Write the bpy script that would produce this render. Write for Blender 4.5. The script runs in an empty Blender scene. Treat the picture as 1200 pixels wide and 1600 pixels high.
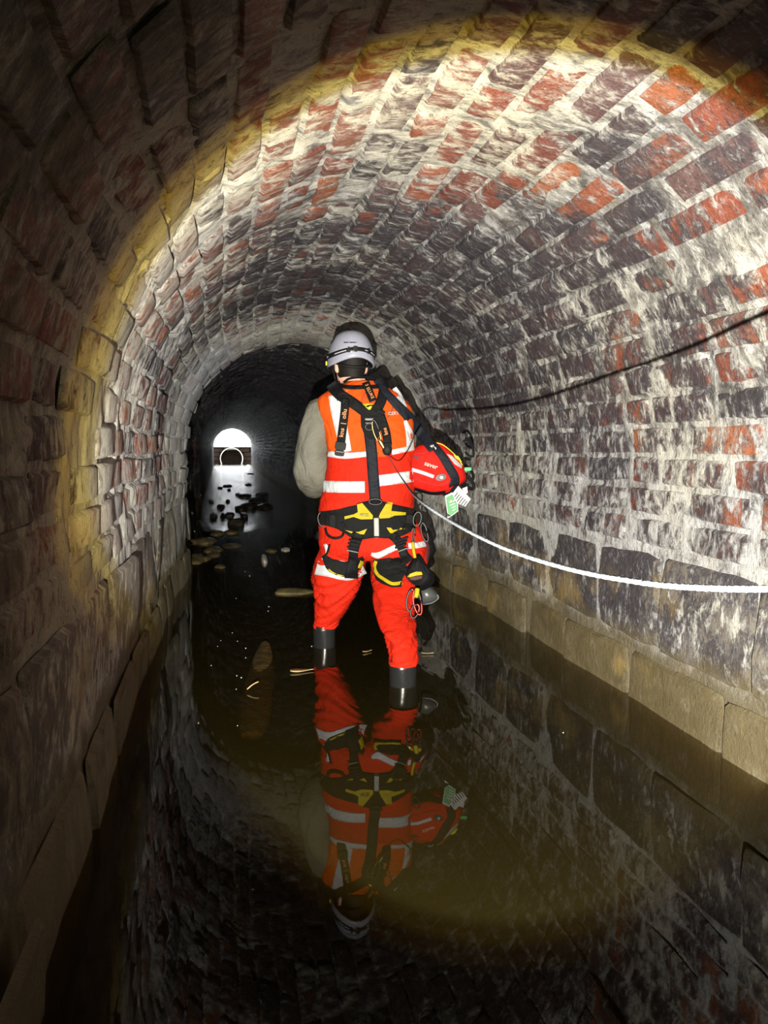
import bpy, bmesh, math, random
import numpy as np
from mathutils import Vector, Matrix, noise as mnoise
from mathutils.bvhtree import BVHTree
random.seed(7); rng = np.random.default_rng(7)
SC = bpy.context.scene
COL = SC.collection

# ------------------------------------------------------------------ camera
CAMZ = 1.0; FPX = 1067.0
YAW = math.radians(13.382); PITCH = math.radians(5.461)
FW = Vector((math.sin(YAW)*math.cos(PITCH), math.cos(YAW)*math.cos(PITCH), -math.sin(PITCH)))
RT = Vector((math.cos(YAW), -math.sin(YAW), 0)); UP = RT.cross(FW)
CAM = Vector((0, 0, CAMZ))
cd = bpy.data.cameras.new('camera'); cam = bpy.data.objects.new('camera', cd); COL.objects.link(cam)
cd.sensor_fit = 'VERTICAL'; cd.sensor_height = 36.0; cd.lens = 36.0*FPX/1600; cd.clip_start = .01; cd.clip_end = 300
M = Matrix((RT, UP, -FW)).transposed().to_4x4(); M.translation = CAM; cam.matrix_world = M
SC.camera = cam
# ------------------------------------------------------------------ world, torch light, exposure
w = bpy.data.worlds.new('overcast_sky'); SC.world = w; w.use_nodes = True
w.node_tree.nodes['Background'].inputs[0].default_value = (.93, .97, 1, 1)
w.node_tree.nodes['Background'].inputs[1].default_value = 9.0
SC.view_settings.view_transform = 'Standard'; SC.view_settings.look = 'None'
SC.view_settings.exposure = 0.0; SC.view_settings.gamma = 1.0; SC.view_settings.use_curve_mapping = False
TORCH = Vector((-.1, -.3, .80))
def spot(name, power, color, half, blend, az, el, loc=TORCH, r=.002):
    l = bpy.data.lights.new(name, 'SPOT'); o = bpy.data.objects.new(name, l); COL.objects.link(o)
    l.energy = power; l.color = color; l.spot_size = math.radians(2*half); l.spot_blend = blend; l.shadow_soft_size = r
    a, e = math.radians(az), math.radians(el)
    o.location = loc
    o.rotation_euler = Vector((math.sin(a)*math.cos(e), math.cos(a)*math.cos(e), math.sin(e))).to_track_quat('-Z', 'Y').to_euler()
    return o
AZ, EL, HALF = 21.2, 1.7, 28.2
spot('torch_beam', 900, (.88, .925, 1), HALF-.7, .06, AZ, EL)
spot('torch_beam_rim', 400, (1, .84, .27), HALF+.1, .05, AZ, EL)
spot('torch_beam_edge', 150, (1, .62, .07), HALF+1.0, .05, AZ, EL)
spot('ring_fill', 480, (.86, .92, 1), 9, 1., 1.8, 4.)  # added fill at the torch position, brightens the ring and left wall
HEADLAMP = Vector((.58, 3.42, 1.46))
spot('headlamp_beam', 60, (.88, .94, 1), 34, .9, -14, 14, HEADLAMP, .01)
spot('torch_spill', 2.3, (.98, .90, .45), 80, .3, 8, 4)

# ------------------------------------------------------------------ helpers: geometry of view, meshes, materials
def ray(px, py): return (FW*FPX + RT*(px-600) + UP*(800-py)).normalized()
def proj(p):
    v = Vector(p)-CAM; z = v.dot(FW)
    return 600+FPX*v.dot(RT)/z, 800-FPX*v.dot(UP)/z, z
def atz(px, py, z=0.0):
    v = ray(px, py); return CAM+v*((z-CAMZ)/v.z)
def aty(px, py, Y):
    v = ray(px, py); return CAM+v*(Y/v.y)

def tag(o, label=None, cat=None, group=None, kind=None):
    if label: o['label'] = label
    if cat: o['category'] = cat
    if group: o['group'] = group
    if kind: o['kind'] = kind
    return o
def origin_of(o):
    p = Vector((0, 0, 0))
    while o is not None: p += o.location; o = o.parent
    return p
def empty(name, loc, label, cat, group=None):
    o = bpy.data.objects.new(name, None); o.location = loc; o.empty_display_size = .05; COL.objects.link(o)
    return tag(o, label, cat, group)
def mk(name, verts, faces, mat, parent=None, smooth=True, loc=None):
    """one mesh object; verts are in world space"""
    off = origin_of(parent) if parent else (Vector(loc) if loc is not None else Vector((0, 0, 0)))
    me = bpy.data.meshes.new(name)
    V = np.asarray([tuple(v) for v in verts], dtype=np.float64)-np.array(off)
    me.from_pydata(V.tolist(), [], [tuple(int(i) for i in f) for f in faces]); me.update()
    if smooth: me.shade_smooth()
    if mat: me.materials.append(mat)
    o = bpy.data.objects.new(name, me); COL.objects.link(o)
    if parent: o.parent = parent
    elif loc is not None: o.location = loc
    return o
def fast_mesh(name, V, F, mat, parent=None, smooth=True):
    me = bpy.data.meshes.new(name); n = F.shape[1]
    me.vertices.add(len(V)); me.vertices.foreach_set('co', V.astype(np.float32).ravel())
    me.loops.add(F.size); me.loops.foreach_set('vertex_index', F.astype(np.int32).ravel())
    me.polygons.add(len(F)); me.polygons.foreach_set('loop_start', np.arange(0, F.size, n, dtype=np.int32))
    me.polygons.foreach_set('loop_total', np.full(len(F), n, np.int32))
    me.update(calc_edges=True); me.validate()
    if smooth: me.shade_smooth()
    if mat: me.materials.append(mat)
    o = bpy.data.objects.new(name, me); COL.objects.link(o)
    if parent: o.parent = parent
    return o

class NT:
    def __init__(s, name):
        s.m = bpy.data.materials.new(name); s.m.use_nodes = True; s.t = s.m.node_tree; s.t.nodes.clear()
        s.out = s.t.nodes.new('ShaderNodeOutputMaterial')
    def n(s, typ, **kw):
        nd = s.t.nodes.new('ShaderNode'+typ)
        for k, v in kw.items(): setattr(nd, k, v)
        return nd
    def set(s, sock, v):
        if isinstance(v, bpy.types.NodeSocket): s.t.links.new(v, sock)
        elif v is not None:
            if sock.type == 'RGBA' and len(v) == 3: v = (*v, 1)
            sock.default_value = v
    def math(s, op, a, b=None, c=None, clamp=False):
        nd = s.n('Math', operation=op, use_clamp=clamp)
        for i, v in enumerate((a, b, c)): s.set(nd.inputs[i], v)
        return nd.outputs[0]
    def mix(s, fac, a, b, blend='MIX'):
        nd = s.n('Mix', data_type='RGBA', blend_type=blend); nd.clamp_factor = True
        s.set(nd.inputs[0], fac); s.set(nd.inputs[6], a); s.set(nd.inputs[7], b); return nd.outputs[2]
    def ramp(s, v, lo, hi, a=0., b=1.):
        nd = s.n('MapRange', interpolation_type='SMOOTHSTEP')
        for i, x in enumerate((v, lo, hi, a, b)): s.set(nd.inputs[i], x)
        return nd.outputs[0]
    def noise(s, vec, scale, detail=4, rough=.55, dist=0., dim='3D'):
        nd = s.n('TexNoise', noise_dimensions=dim); s.set(nd.inputs['Vector'], vec)
        s.set(nd.inputs['Scale'], scale); s.set(nd.inputs['Detail'], detail); s.set(nd.inputs['Roughness'], rough); s.set(nd.inputs['Distortion'], dist)
        return nd.outputs[0]
    def xyz(s, x, y, z):
        nd = s.n('CombineXYZ'); [s.set(nd.inputs[i], v) for i, v in enumerate((x, y, z))]; return nd.outputs[0]
    def sep(s, v):
        nd = s.n('SeparateXYZ'); s.set(nd.inputs[0], v); return nd.outputs
    def bump(s, h, strength=.5, dist=.01, normal=None):
        nd = s.n('Bump'); s.set(nd.inputs['Height'], h); s.set(nd.inputs['Strength'], strength); s.set(nd.inputs['Distance'], dist)
        if normal: s.set(nd.inputs['Normal'], normal)
        return nd.outputs[0]
    def bsdf(s, color, rough=.6, metallic=0., normal=None, spec=.5, **kw):
        nd = s.n('BsdfPrincipled'); s.set(nd.inputs['Base Color'], color); s.set(nd.inputs['Roughness'], rough); s.set(nd.inputs['Metallic'], metallic)
        s.set(nd.inputs['Specular IOR Level'], spec)
        for k, v in kw.items(): s.set(nd.inputs[k.replace('_', ' ')], v)
        if normal: s.set(nd.inputs['Normal'], normal)
        s.t.links.new(nd.outputs[0], s.out.inputs[0]); return nd
    def pos(s): return s.n('NewGeometry').outputs['Position']
    def obj(s): return s.n('TexCoord').outputs['Object']

# tunnel section
XL, XR, ZS = -.35, 1.58, .97
XC = (XL+XR)/2; RAD = (XR-XL)/2; ZB = -.42
SW = ZS-ZB; SA = math.pi*RAD; STOT = 2*SW+SA

def masonry(name, kind):
    """kind: brick (one object each), mass (joined bricks), mortar, stone, far"""
    t = NT(name); P = t.pos(); x, y, z = t.sep(P)[0:3]
    dx = t.math('SUBTRACT', x, XC); dz = t.math('SUBTRACT', z, ZS)
    ang = t.math('ARCTAN2', dx, t.math('MAXIMUM', dz, 1e-4))
    s = t.math('ADD', t.math('MULTIPLY', ang, RAD), t.math('MULTIPLY', t.math('SIGN', dx), t.math('MAXIMUM', t.math('MULTIPLY', dz, -1), 0)))
    SY = t.xyz(s, y, 0)
    streak = t.noise(t.xyz(t.math('MULTIPLY', s, 6), t.math('MULTIPLY', y, 12), 0), 2.0, 10, .74, .5)
    streak2 = t.noise(t.xyz(t.math('MULTIPLY', s, 13), t.math('MULTIPLY', y, 24), 3.1), 2.6, 7, .75, .7)
    streak3 = t.noise(t.xyz(t.math('MULTIPLY', s, 12), t.math('MULTIPLY', y, 26), 7.7), 2.4, 7, .75, .9)
    big = t.noise(SY, 1.35, 3, .55, .4)
    mid = t.noise(t.xyz(s, y, 4.7), 7.5, 7, .68, .5)
    sootn = t.noise(t.xyz(s, t.math('MULTIPLY', y, 1.3), 9.3), 3.0, 6, .66, .6)
    fine = t.noise(P, 70, 6, .75)
    patchy = t.ramp(t.noise(P, 13, 6, .72, .6), .46, .58)
    if kind in ('brick', 'mass'):
        if kind == 'brick':
            wn = t.n('TexWhiteNoise', noise_dimensions='3D'); t.set(wn.inputs[0], t.n('ObjectInfo').outputs['Location']); r = wn.outputs['Value']
        else: r = t.n('NewGeometry').outputs['Random Per Island']
        cr = t.n('ValToRGB'); cr.color_ramp.interpolation = 'CONSTANT'
        pal = [(0, (.34, .085, .048)), (.16, (.42, .118, .058)), (.30, (.24, .064, .046)), (.42, (.155, .068, .064)), (.54, (.46, .145, .062)), (.63, (.090, .064, .074)), (.74, (.050, .046, .058)), (.84, (.18, .095, .100)), (.93, (.33, .120, .080))]
        e = cr.color_ramp.elements
        while len(e) < len(pal): e.new(.5)
        for i, (p, c) in enumerate(pal): e[i].position = p; e[i].color = (*c, 1)
        t.set(cr.inputs[0], r); base = cr.outputs[0]
        base = t.mix(t.ramp(fine, .3, .75), t.mix(.45, base, (.02, .012, .01)), base)
        lim_lo, lim_hi = .525, .645
    elif kind == 'stone':
        wn = t.n('TexWhiteNoise', noise_dimensions='3D'); t.set(wn.inputs[0], t.n('ObjectInfo').outputs['Location'])
        base = t.mix(wn.outputs['Value'], (.17, .155, .15), (.25, .22, .18))
        base = t.mix(t.ramp(streak, .4, .62), base, (.09, .085, .095))
        lim_lo, lim_hi = .61, .74
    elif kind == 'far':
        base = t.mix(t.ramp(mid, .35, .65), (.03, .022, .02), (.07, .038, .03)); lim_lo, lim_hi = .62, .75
    else:
        base = t.mix(t.ramp(mid, .3, .7), (.075, .070, .075), (.36, .34, .32))
        lim_lo, lim_hi = .475, .605
    # soot and lime: where each lies changes along the tunnel (paler ring, darker beyond: light put into the stain)
    ring = t.math('MULTIPLY', t.ramp(y, 4.3, 5.1), t.ramp(y, 5.7, 6.4, 1., 0.))
    bias = t.math('ADD', t.math('MULTIPLY', t.math('MULTIPLY', t.ramp(y, 1.9, 2.9, 1., 0.), t.ramp(x, 1.3, .7)), .060), t.math('MULTIPLY', ring, .10))  # painted brighter by the beam rim and at the ring, as stronger light
    bias = t.math('ADD', bias, t.math('ADD', .008, t.math('MULTIPLY', t.ramp(x, .25, -.15), t.ramp(y, 1.5, 1.8, 0., .055))))  # extra lime on the left wall stands in for light lost at grazing angle
    bias = t.math('SUBTRACT', bias, t.math('MULTIPLY', t.ramp(y, 6.0, 7.5), .07))  # sootier past the ring, light falloff put into the colour
    sb = t.math('MULTIPLY', t.math('MULTIPLY', t.ramp(y, 2.0, 3.4), t.ramp(z, 1.0, 1.5)), .095)
    sb = t.math('ADD', sb, t.math('MULTIPLY', t.math('MULTIPLY', t.ramp(x, .85, 1.35), t.ramp(y, 1.5, 2.4)), .065))
    sm = t.ramp(t.math('ADD', t.math('ADD', t.math('MULTIPLY', sootn, .50), t.math('MULTIPLY', streak, .50)), t.math('SUBTRACT', sb, bias)), .455, .54)
    col = t.mix(t.math('MULTIPLY', sm, .93), base, t.mix(streak2, (.016, .014, .022), (.075, .069, .094)))
    # lime streaks that ran down the vault
    lowz = t.math('ADD', t.ramp(z, .35, 1.15, .06, 0.), t.math('MULTIPLY', t.ramp(x, 1.3, 1.55), t.ramp(z, 1.3, .95, 0., .035)))
    lm = t.math('ADD', t.math('MULTIPLY', streak, .62), t.math('MULTIPLY', mid, .22))
    lm = t.math('ADD', t.math('ADD', lm, t.math('MULTIPLY', big, .18)), t.math('ADD', lowz, bias))
    lime = t.ramp(lm, lim_lo, lim_hi)
    lc = t.mix(t.math('MAXIMUM', t.ramp(y, 1.7, 2.6), t.ramp(x, .7, 1.2)), (.72, .67, .53), t.mix(t.ramp(big, .4, .6), (.60, .61, .67), (.65, .64, .62)))
    col = t.mix(t.math('MULTIPLY', lime, .92), col, lc)
    thin = t.math('MULTIPLY', t.ramp(streak2, .49, .66), patchy)
    col = t.mix(t.math('MULTIPLY', thin, ({'brick': .5, 'mass': .55, 'stone': .35}.get(kind, .7))), col, (.54, .54, .58))
    dk = t.math('MULTIPLY', t.ramp(streak3, .50, .64), t.math('SUBTRACT', 1., t.math('MULTIPLY', patchy, .8)))
    col = t.mix(t.math('MULTIPLY', dk, .7 if kind != 'stone' else .35), col, (.022, .020, .026))
    grime_shade = t.math('MULTIPLY', t.math('MULTIPLY', t.ramp(y, 1.15, 1.65, 1., 0.), t.ramp(x, .95, .35)), t.ramp(mid, .36, .56, .1, .9))
    col = t.mix(grime_shade, col, t.mix(t.ramp(streak, .35, .65), (.028, .022, .014), (.16, .132, .072)))  # grime tint, darkened further to paint the near wall unlit
    # tide band of brown silt above the waterline
    wl = t.math('ADD', z, t.math('MULTIPLY', t.math('SUBTRACT', mid, .5), .22))
    wet = t.ramp(wl, .20, .33, 1., 0.)
    col = t.mix(t.math('MULTIPLY', wet, .88), col, t.mix(mid, (.075, .058, .024), (.19, .15, .072)))
    och = t.math('MULTIPLY', t.ramp(t.noise(t.xyz(s, y, 17.), 2.6, 5, .6), .54, .68), t.ramp(z, .25, .75, .7, 0.))
    col = t.mix(och, col, (.33, .235, .09))
    h = t.math('ADD', t.math('MULTIPLY', streak, .55), t.math('ADD', t.math('MULTIPLY', fine, .45), t.math('ADD', t.math('MULTIPLY', streak2, .45), t.math('MULTIPLY', streak3, -.4))))
    grain = t.ramp(t.noise(P, 160, 5, .8), .35, .65)
    col = t.mix(t.math('MULTIPLY', grain, .35), col, t.mix(.65, col, (.012, .010, .012)))
    nrm = t.bump(h, .95, .016 if kind != 'stone' else .009)
    rough = t.ramp(mid, .3, .7, .38, .72)
    t.bsdf(col, rough, 0, nrm, .45 if kind != 'far' else .12)
    return t.m

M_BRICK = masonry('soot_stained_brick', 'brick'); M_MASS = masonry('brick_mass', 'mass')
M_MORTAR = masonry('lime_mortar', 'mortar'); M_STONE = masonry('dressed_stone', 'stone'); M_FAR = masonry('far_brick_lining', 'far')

def fabric(name, col, dirt=.25, scale=1., rough=.75, weave=900, fluo=0.):
    t = NT(name); o = t.pos()
    fl = t.noise(o, 7.5, 3, .5, 1.2); d = t.ramp(t.noise(o, 9*scale, 6, .68), .50, .72)
    sp = t.ramp(t.noise(o, 60*scale, 4, .7), .60, .72)
    c = t.mix(t.math('MULTIPLY', d, dirt), col, tuple(v*.35 for v in col))
    c = t.mix(t.math('MULTIPLY', sp, dirt*1.2), c, (.08, .05, .04))
    h = t.math('ADD', t.math('ADD', t.math('MULTIPLY', t.noise(o, 24, 3, .5), .3), t.math('MULTIPLY', t.math('ABSOLUTE', t.math('SUBTRACT', fl, .5)), 3.0)), t.math('MULTIPLY', t.noise(o, weave, 2), .05))
    t.bsdf(c, rough, 0, t.bump(h, .55, .016), .15)
    return t.m
def plain(name, col, rough=.5, metal=0., spec=.5, bump=.0, bs=120):
    t = NT(name); nrm = None; c = col
    o = t.pos(); nz = t.noise(o, bs, 4, .6)
    if bump: nrm = t.bump(nz, bump, .003)
    c = t.mix(t.ramp(nz, .3, .8, 0, .3), col, tuple(v*.6 for v in col))
    t.bsdf(c, rough, metal, nrm, spec); return t.m
ORANGE = fabric('hi_vis_orange', (0.5456, 0.0660, 0.0053), .2)
RED = fabric('hi_vis_red_orange', (0.4400, 0.0132, 0.0035), .2)
BAGRED = fabric('bag_red', (0.4860, 0.0099, 0.0063), .2)
GREY = fabric('grey_jacket_cloth', (0.1232, 0.1190, 0.1020), .3)
REFL = fabric('silver_reflective_tape', (0.4224, 0.4488, 0.5104), .22, 1.6, .45)
BLACK = fabric('black_webbing', (.0042, .0046, .0062), .1, 1, .7)
NAVY = fabric('navy_webbing', (.0075, .010, .017), .1, 1, .65)
PAD = fabric('black_mesh_pad', (.0062, .0065, .0075), .1, 1, .8)
YELLOW = fabric('yellow_harness_fabric', (.36, .29, .010), .12, 1, .55)
YELLOWP = plain('yellow_plastic', (.80, .62, .03), .4)
RUBBER = plain('wet_black_rubber', (.012, .013, .015), .22, 0, .6, .15, 30)
SHELLW = plain('white_helmet_plastic', (0.2805, 0.2975, 0.3995), .32, 0, .5)
DARKP = plain('black_plastic', (.005, .005, .0065), .65, 0, .25)
STEEL = plain('polished_steel', (.07, .07, .075), .5, 1.)
GUNM = plain('dark_metal', (.05, .05, .055), .45, 1.)
REDM = plain('red_anodised_metal', (.35, .03, .03), .3, .8)
GOLD = plain('brass_swivel', (.34, .25, .12), .42, 1.)
GREENP = plain('green_tag', (.06, .42, .16), .5)
CARDG = plain('green_print', (.07, .27, .11), .6)
CARDW = plain('white_card', (0.3910, 0.4165, 0.4760), .6)
INK = plain('dark_ink', (.03, .03, .05), .6)
ORINK = plain('orange_print', (.60, .24, .09), .6)
PINKINK = plain('pale_pink_print', (.90, .42, .40), .6)
GREYINK = plain('grey_print', (.38, .38, .42), .5)
LIMEINK = plain('lime_print', (.55, .80, .05), .5)
HAIR = plain('dark_brown_hair', (.008, .0065, .007), .6, 0, .25, .8, 200)
ROPEM = plain('white_braided_rope', (.13, .145, .18), .6, 0, .3, .6, 300)
def skin_mat():
    t = NT('skin'); n = t.noise(t.pos(), 40, 4)
    t.bsdf(t.mix(n, (.62, .33, .26), (.72, .42, .34)), .5, 0, t.bump(t.noise(t.pos(), 260, 3), .15, .002), .4, Subsurface_Weight=.08); return t.m
SKIN = skin_mat()
def rock(name, a, b, rough=.45, spec=.5):
    t = NT(name); p = t.pos(); n = t.noise(p, 11, 7, .65, .3)
    t.bsdf(t.mix(t.ramp(n, .3, .7), a, b), rough, 0, t.bump(t.noise(p, 26, 7, .7), .6, .02), spec); return t.m
ROCKD = rock('dark_wet_stone', (.012, .010, .008), (.045, .036, .026), .35)
ROCKB = rock('silted_brown_stone', (.055, .042, .016), (.15, .12, .05), .5)
ROCKP = rock('pale_wet_stone', (.28, .25, .22), (.62, .58, .54), .3)
BED = rock('silty_stream_bed', (.035, .025, .010), (.10, .072, .028), .8)
WOOD = rock('waterlogged_wood', (.022, .015, .005), (.065, .042, .012), .22)
LEAFM = rock('dead_leaf', (.34, .23, .10), (.55, .42, .22), .45)
CONC = rock('weathered_concrete', (.34, .31, .27), (.52, .49, .43), .8)
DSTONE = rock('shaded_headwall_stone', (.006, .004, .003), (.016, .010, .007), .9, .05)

# ------------------------------------------------------------------ numpy noise
def _h(ix, iy, k):
    n = (ix.astype(np.int64)*374761393 + iy.astype(np.int64)*668265263 + k*1442695041) & 0x7fffffff
    n = ((n ^ (n >> 13))*1274126177) & 0x7fffffff
    return ((n ^ (n >> 16)) & 0xffff)/65535.0
def vnoise(x, y, k=0):
    ix, iy = np.floor(x), np.floor(y); fx, fy = x-ix, y-iy
    fx = fx*fx*(3-2*fx); fy = fy*fy*(3-2*fy)
    a, b, c, d = _h(ix, iy, k), _h(ix+1, iy, k), _h(ix, iy+1, k), _h(ix+1, iy+1, k)
    return (a*(1-fx)+b*fx)*(1-fy)+(c*(1-fx)+d*fx)*fy-.5
def fbm(x, y, k=0, oct=4, g=.5):
    t = 0; a = 1; x = np.asarray(x, float); y = np.asarray(y, float)
    for i in range(oct): t = t+a*vnoise(x*2**i, y*2**i, k+i*7); a *= g
    return t
def sst(a, b, x): t = np.clip((x-a)/(b-a), 0, 1); return t*t*(3-2*t)

# ------------------------------------------------------------------ tunnel surface  s: arc length, y: along the tunnel
def section(s):
    s = np.asarray(s, float); th = np.clip((s-SW)/RAD, 0, math.pi)
    x = XC-RAD*np.cos(th); z = ZS+RAD*np.sin(th)
    z = np.where(s < SW, ZB+s, np.where(s > SW+SA, ZS-(s-SW-SA), z))
    nx, nz = np.cos(th), -np.sin(th)
    return x, z, nx, nz
def wobble(s, y):
    bul = .075*sst(4.3, 5.5, y)-.10*sst(5.7, 6.5, y)
    return bul+.030*fbm(s*1.3, y*1.1, 3, 3)+.018*fbm(s*4, y*4, 5, 2)
def surf(s, y, off=0.):
    x, z, nx, nz = section(s); d = wobble(s, y)+off
    return np.stack([x+nx*d, np.asarray(y, float)+0*x, z+nz*d], -1)
STONE_TOP = .62; SBL = STONE_TOP-ZB; SBR = STOT-SBL
ncrs = int(round((SBR-SBL)/.113)); hc = (SBR-SBL)/ncrs
S_WALL = SW+RAD*math.radians(32)                 # walls carry the haunch, the ceiling the rest
def rough_off(s, y):
    o = .015*fbm(s*9, y*9, 11, 5, .6)+.005*fbm(s*14, y*50, 17, 3)
    o = o*(.55+.9*sst(-.1, .3, fbm(s*1.5, y*1.5, 23, 2)))
    ph = (np.asarray(s, float)+.012*fbm(s*2, y*3, 29, 2)-SBL)/hc; fr = np.abs(ph-np.round(ph))*hc
    eroded = sst(.02, .22, fbm(s*2.2, y*2.6, 37, 3))
    S_ = np.asarray(s, float)
    o = o*np.where((S_ < SBL) | (S_ > SBR), .35, np.where(S_ < S_WALL, .65, 1.))
    return o-.020*np.exp(-(fr/.011)**2)*eroded*((np.asarray(s) > SBL-.02) & (np.asarray(s) < SBR+.02))
def shell(name, s0, s1, mat, kind_label):
    ys = np.concatenate([np.arange(-4, -.4, .06), np.arange(-.4, 8, .013), np.arange(8, 14, .05), np.arange(14, 38.01, .4)])
    ns = int((s1-s0)/.0135)+1; ss = np.linspace(s0, s1, ns)
    S, Y = np.meshgrid(ss, ys, indexing='ij')
    V = surf(S, Y, rough_off(S, Y)-.0078)
    n, m = S.shape; i = np.arange(n*m).reshape(n, m)
    F = np.stack([i[:-1, :-1], i[1:, :-1], i[1:, 1:], i[:-1, 1:]], -1).reshape(-1, 4)
    o = fast_mesh(name, V.reshape(-1, 3), F, mat); o['kind'] = 'structure'; o['label'] = kind_label
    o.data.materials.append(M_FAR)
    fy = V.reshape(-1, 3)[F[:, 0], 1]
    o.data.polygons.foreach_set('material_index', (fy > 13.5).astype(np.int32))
    return o
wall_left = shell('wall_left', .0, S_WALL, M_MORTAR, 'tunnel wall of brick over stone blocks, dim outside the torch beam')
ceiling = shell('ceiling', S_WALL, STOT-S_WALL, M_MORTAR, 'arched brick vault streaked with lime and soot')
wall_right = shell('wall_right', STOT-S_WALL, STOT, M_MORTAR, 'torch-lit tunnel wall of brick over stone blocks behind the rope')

def frame_at(s, y):
    e = .02
    p = surf(s, y); ts = surf(s+e, y)-surf(s-e, y); ty = surf(s, y+e)-surf(s, y-e)
    ts = Vector(ts).normalized(); ty = Vector(ty).normalized(); n = ty.cross(ts).normalized()
    x, z, nx, nz = section(s)
    if n.dot(Vector((float(nx), 0, float(nz)))) < 0: n = -n
    ts = n.cross(ty)
    return Vector(p), ty, ts, n

def block_grid(nx, ny, seed, bev, jit):
    """unit block face: x along the tunnel, y up the course, z proud; rim sinks into the mortar"""
    r = random.Random(seed); gx = [-.5, -.5+bev]+[-.5+bev+(1-2*bev)*i/(nx) for i in range(1, nx)]+[.5-bev, .5]
    by = bev*1.7; gy = [-.5, -.5+by]+[-.5+by+(1-2*by)*i/(ny) for i in range(1, ny)]+[.5-by, .5]
    V = []
    for i, a in enumerate(gx):
        for j, b in enumerate(gy):
            rim = i in (0, len(gx)-1) or j in (0, len(gy)-1)
            corner = i in (0, 1, len(gx)-1, len(gx)-2) and j in (0, 1, len(gy)-1, len(gy)-2)
            k = .985 if not corner else .95
            V.append((a*k+r.uniform(-jit, jit), b*k+r.uniform(-jit, jit)*1.5, (-.62 if rim else r.uniform(-.12, .12)-(.2 if corner else 0))))
    m = len(gy)
    F = [(i*m+j, (i+1)*m+j, (i+1)*m+j+1, i*m+j+1) for i in range(len(gx)-1) for j in range(m-1)]
    return V, F
BV = [block_grid(2, 1, 100+i, .045, .018) for i in range(14)]
brick_meshes = []
for V, F in BV:
    me = bpy.data.meshes.new('brick'); me.from_pydata(V, [], F); me.update(); me.shade_smooth(); me.materials.append(M_BRICK); brick_meshes.append(me)
# lay the courses
bricks = []

for c in range(ncrs):
    s = SBL+hc*(c+.5); y = -.9+(.16 if random.random() < .35 else 0)+random.uniform(-.03, .03)
    while y < 13.2:
        L = (.318 if random.random() < .9 else .152)+random.uniform(-.012, .012)
        if random.random() > .03:
            ss = s+.006*float(fbm(y*1.2, c*3.7, 31, 2))*2
            off = random.gauss(.0040, .0045 if s > S_WALL else .003)+float(rough_off(ss, y+L/2))*.45
            bricks.append((ss, y+L/2, L, hc-.014+random.uniform(-.004, .003), off, random.gauss(0, .014), random.randrange(14)))
        y += L+random.uniform(.012, .018)
groups = {'l': [], 'c': [], 'r': []}
for b in bricks:
    s, y = b[0], b[1]; k = 'l' if s < S_WALL else ('r' if s > STOT-S_WALL else 'c')
    p, ty, ts, n = frame_at(s, y)
    vis = -1e9
    if (p-CAM).dot(FW) > .2:
        px, py, z = proj(p)
        if -60 < px < 1260 and -60 < py < 1660:
            d = CAM-p; vis = b[2]*n.dot(d.normalized())/d.length**2
    mat = Matrix((ty, ts, n)).transposed().to_4x4()
    mat = Matrix.Translation(p+n*b[4]) @ mat @ Matrix.Rotation(b[5], 4, 'Z') @ Matrix.Rotation(random.gauss(0, .02), 4, 'Y') @ Matrix.Rotation(random.gauss(0, .03), 4, 'X') @ Matrix.Diagonal((b[2], b[3], .024, 1))
    groups[k].append((vis, mat, b[6]))
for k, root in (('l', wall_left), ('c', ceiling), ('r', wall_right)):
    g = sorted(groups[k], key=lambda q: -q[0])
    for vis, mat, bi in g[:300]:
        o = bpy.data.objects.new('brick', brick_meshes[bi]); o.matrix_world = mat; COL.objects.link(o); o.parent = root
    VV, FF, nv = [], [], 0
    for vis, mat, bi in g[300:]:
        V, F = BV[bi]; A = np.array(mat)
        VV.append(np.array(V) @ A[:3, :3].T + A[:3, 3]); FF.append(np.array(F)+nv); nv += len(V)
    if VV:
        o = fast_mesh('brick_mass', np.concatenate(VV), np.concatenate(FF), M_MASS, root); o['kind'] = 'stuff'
# dressed stone courses
SV = [block_grid(5, 3, 300+i, .02, .009) for i in range(8)]
stone_meshes = []
for V, F in SV:
    me = bpy.data.meshes.new('stone'); me.from_pydata(V, [], F); me.update(); me.shade_smooth(); me.materials.append(M_STONE); stone_meshes.append(me)
def stone_course(root, right, z0, z1, y0, y1, lens, proud, joints=None):
    y = y0; k = 0
    while y < y1:
        L = (joints[k] if joints and k < len(joints) else random.uniform(*lens)); k += 1
        zc, h = (z0+z1)/2, z1-z0-.02
        s = (zc-ZB) if not right else STOT-(zc-ZB)
        p, ty, ts, n = frame_at(s, y+L/2)
        mat = Matrix((ty, ts, n)).transposed().to_4x4()
        mat = Matrix.Translation(p+n*(proud+random.uniform(-.006, .008))) @ mat @ Matrix.Rotation(random.gauss(0, .012), 4, 'Z') @ Matrix.Rotation(random.gauss(0, .012), 4, 'Y') @ Matrix.Diagonal((L-.010, (h+.010)*random.uniform(.96, 1), .030, 1))
        o = bpy.data.objects.new('stone', random.choice(stone_meshes)); o.matrix_world = mat; COL.objects.link(o); o.parent = root
        y += L
for root, right in ((wall_left, False), (wall_right, True)):
    stone_course(root, right, .225, .60, -.2, 12, (.38, .60), .006, [.55, .50, .42, .45, .48, .43] if right else None)
    stone_course(root, right, -.14, .20, -.3, 12, (.42, .62), .016, [.62, .55, .50, .46, .56] if right else None)

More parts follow.
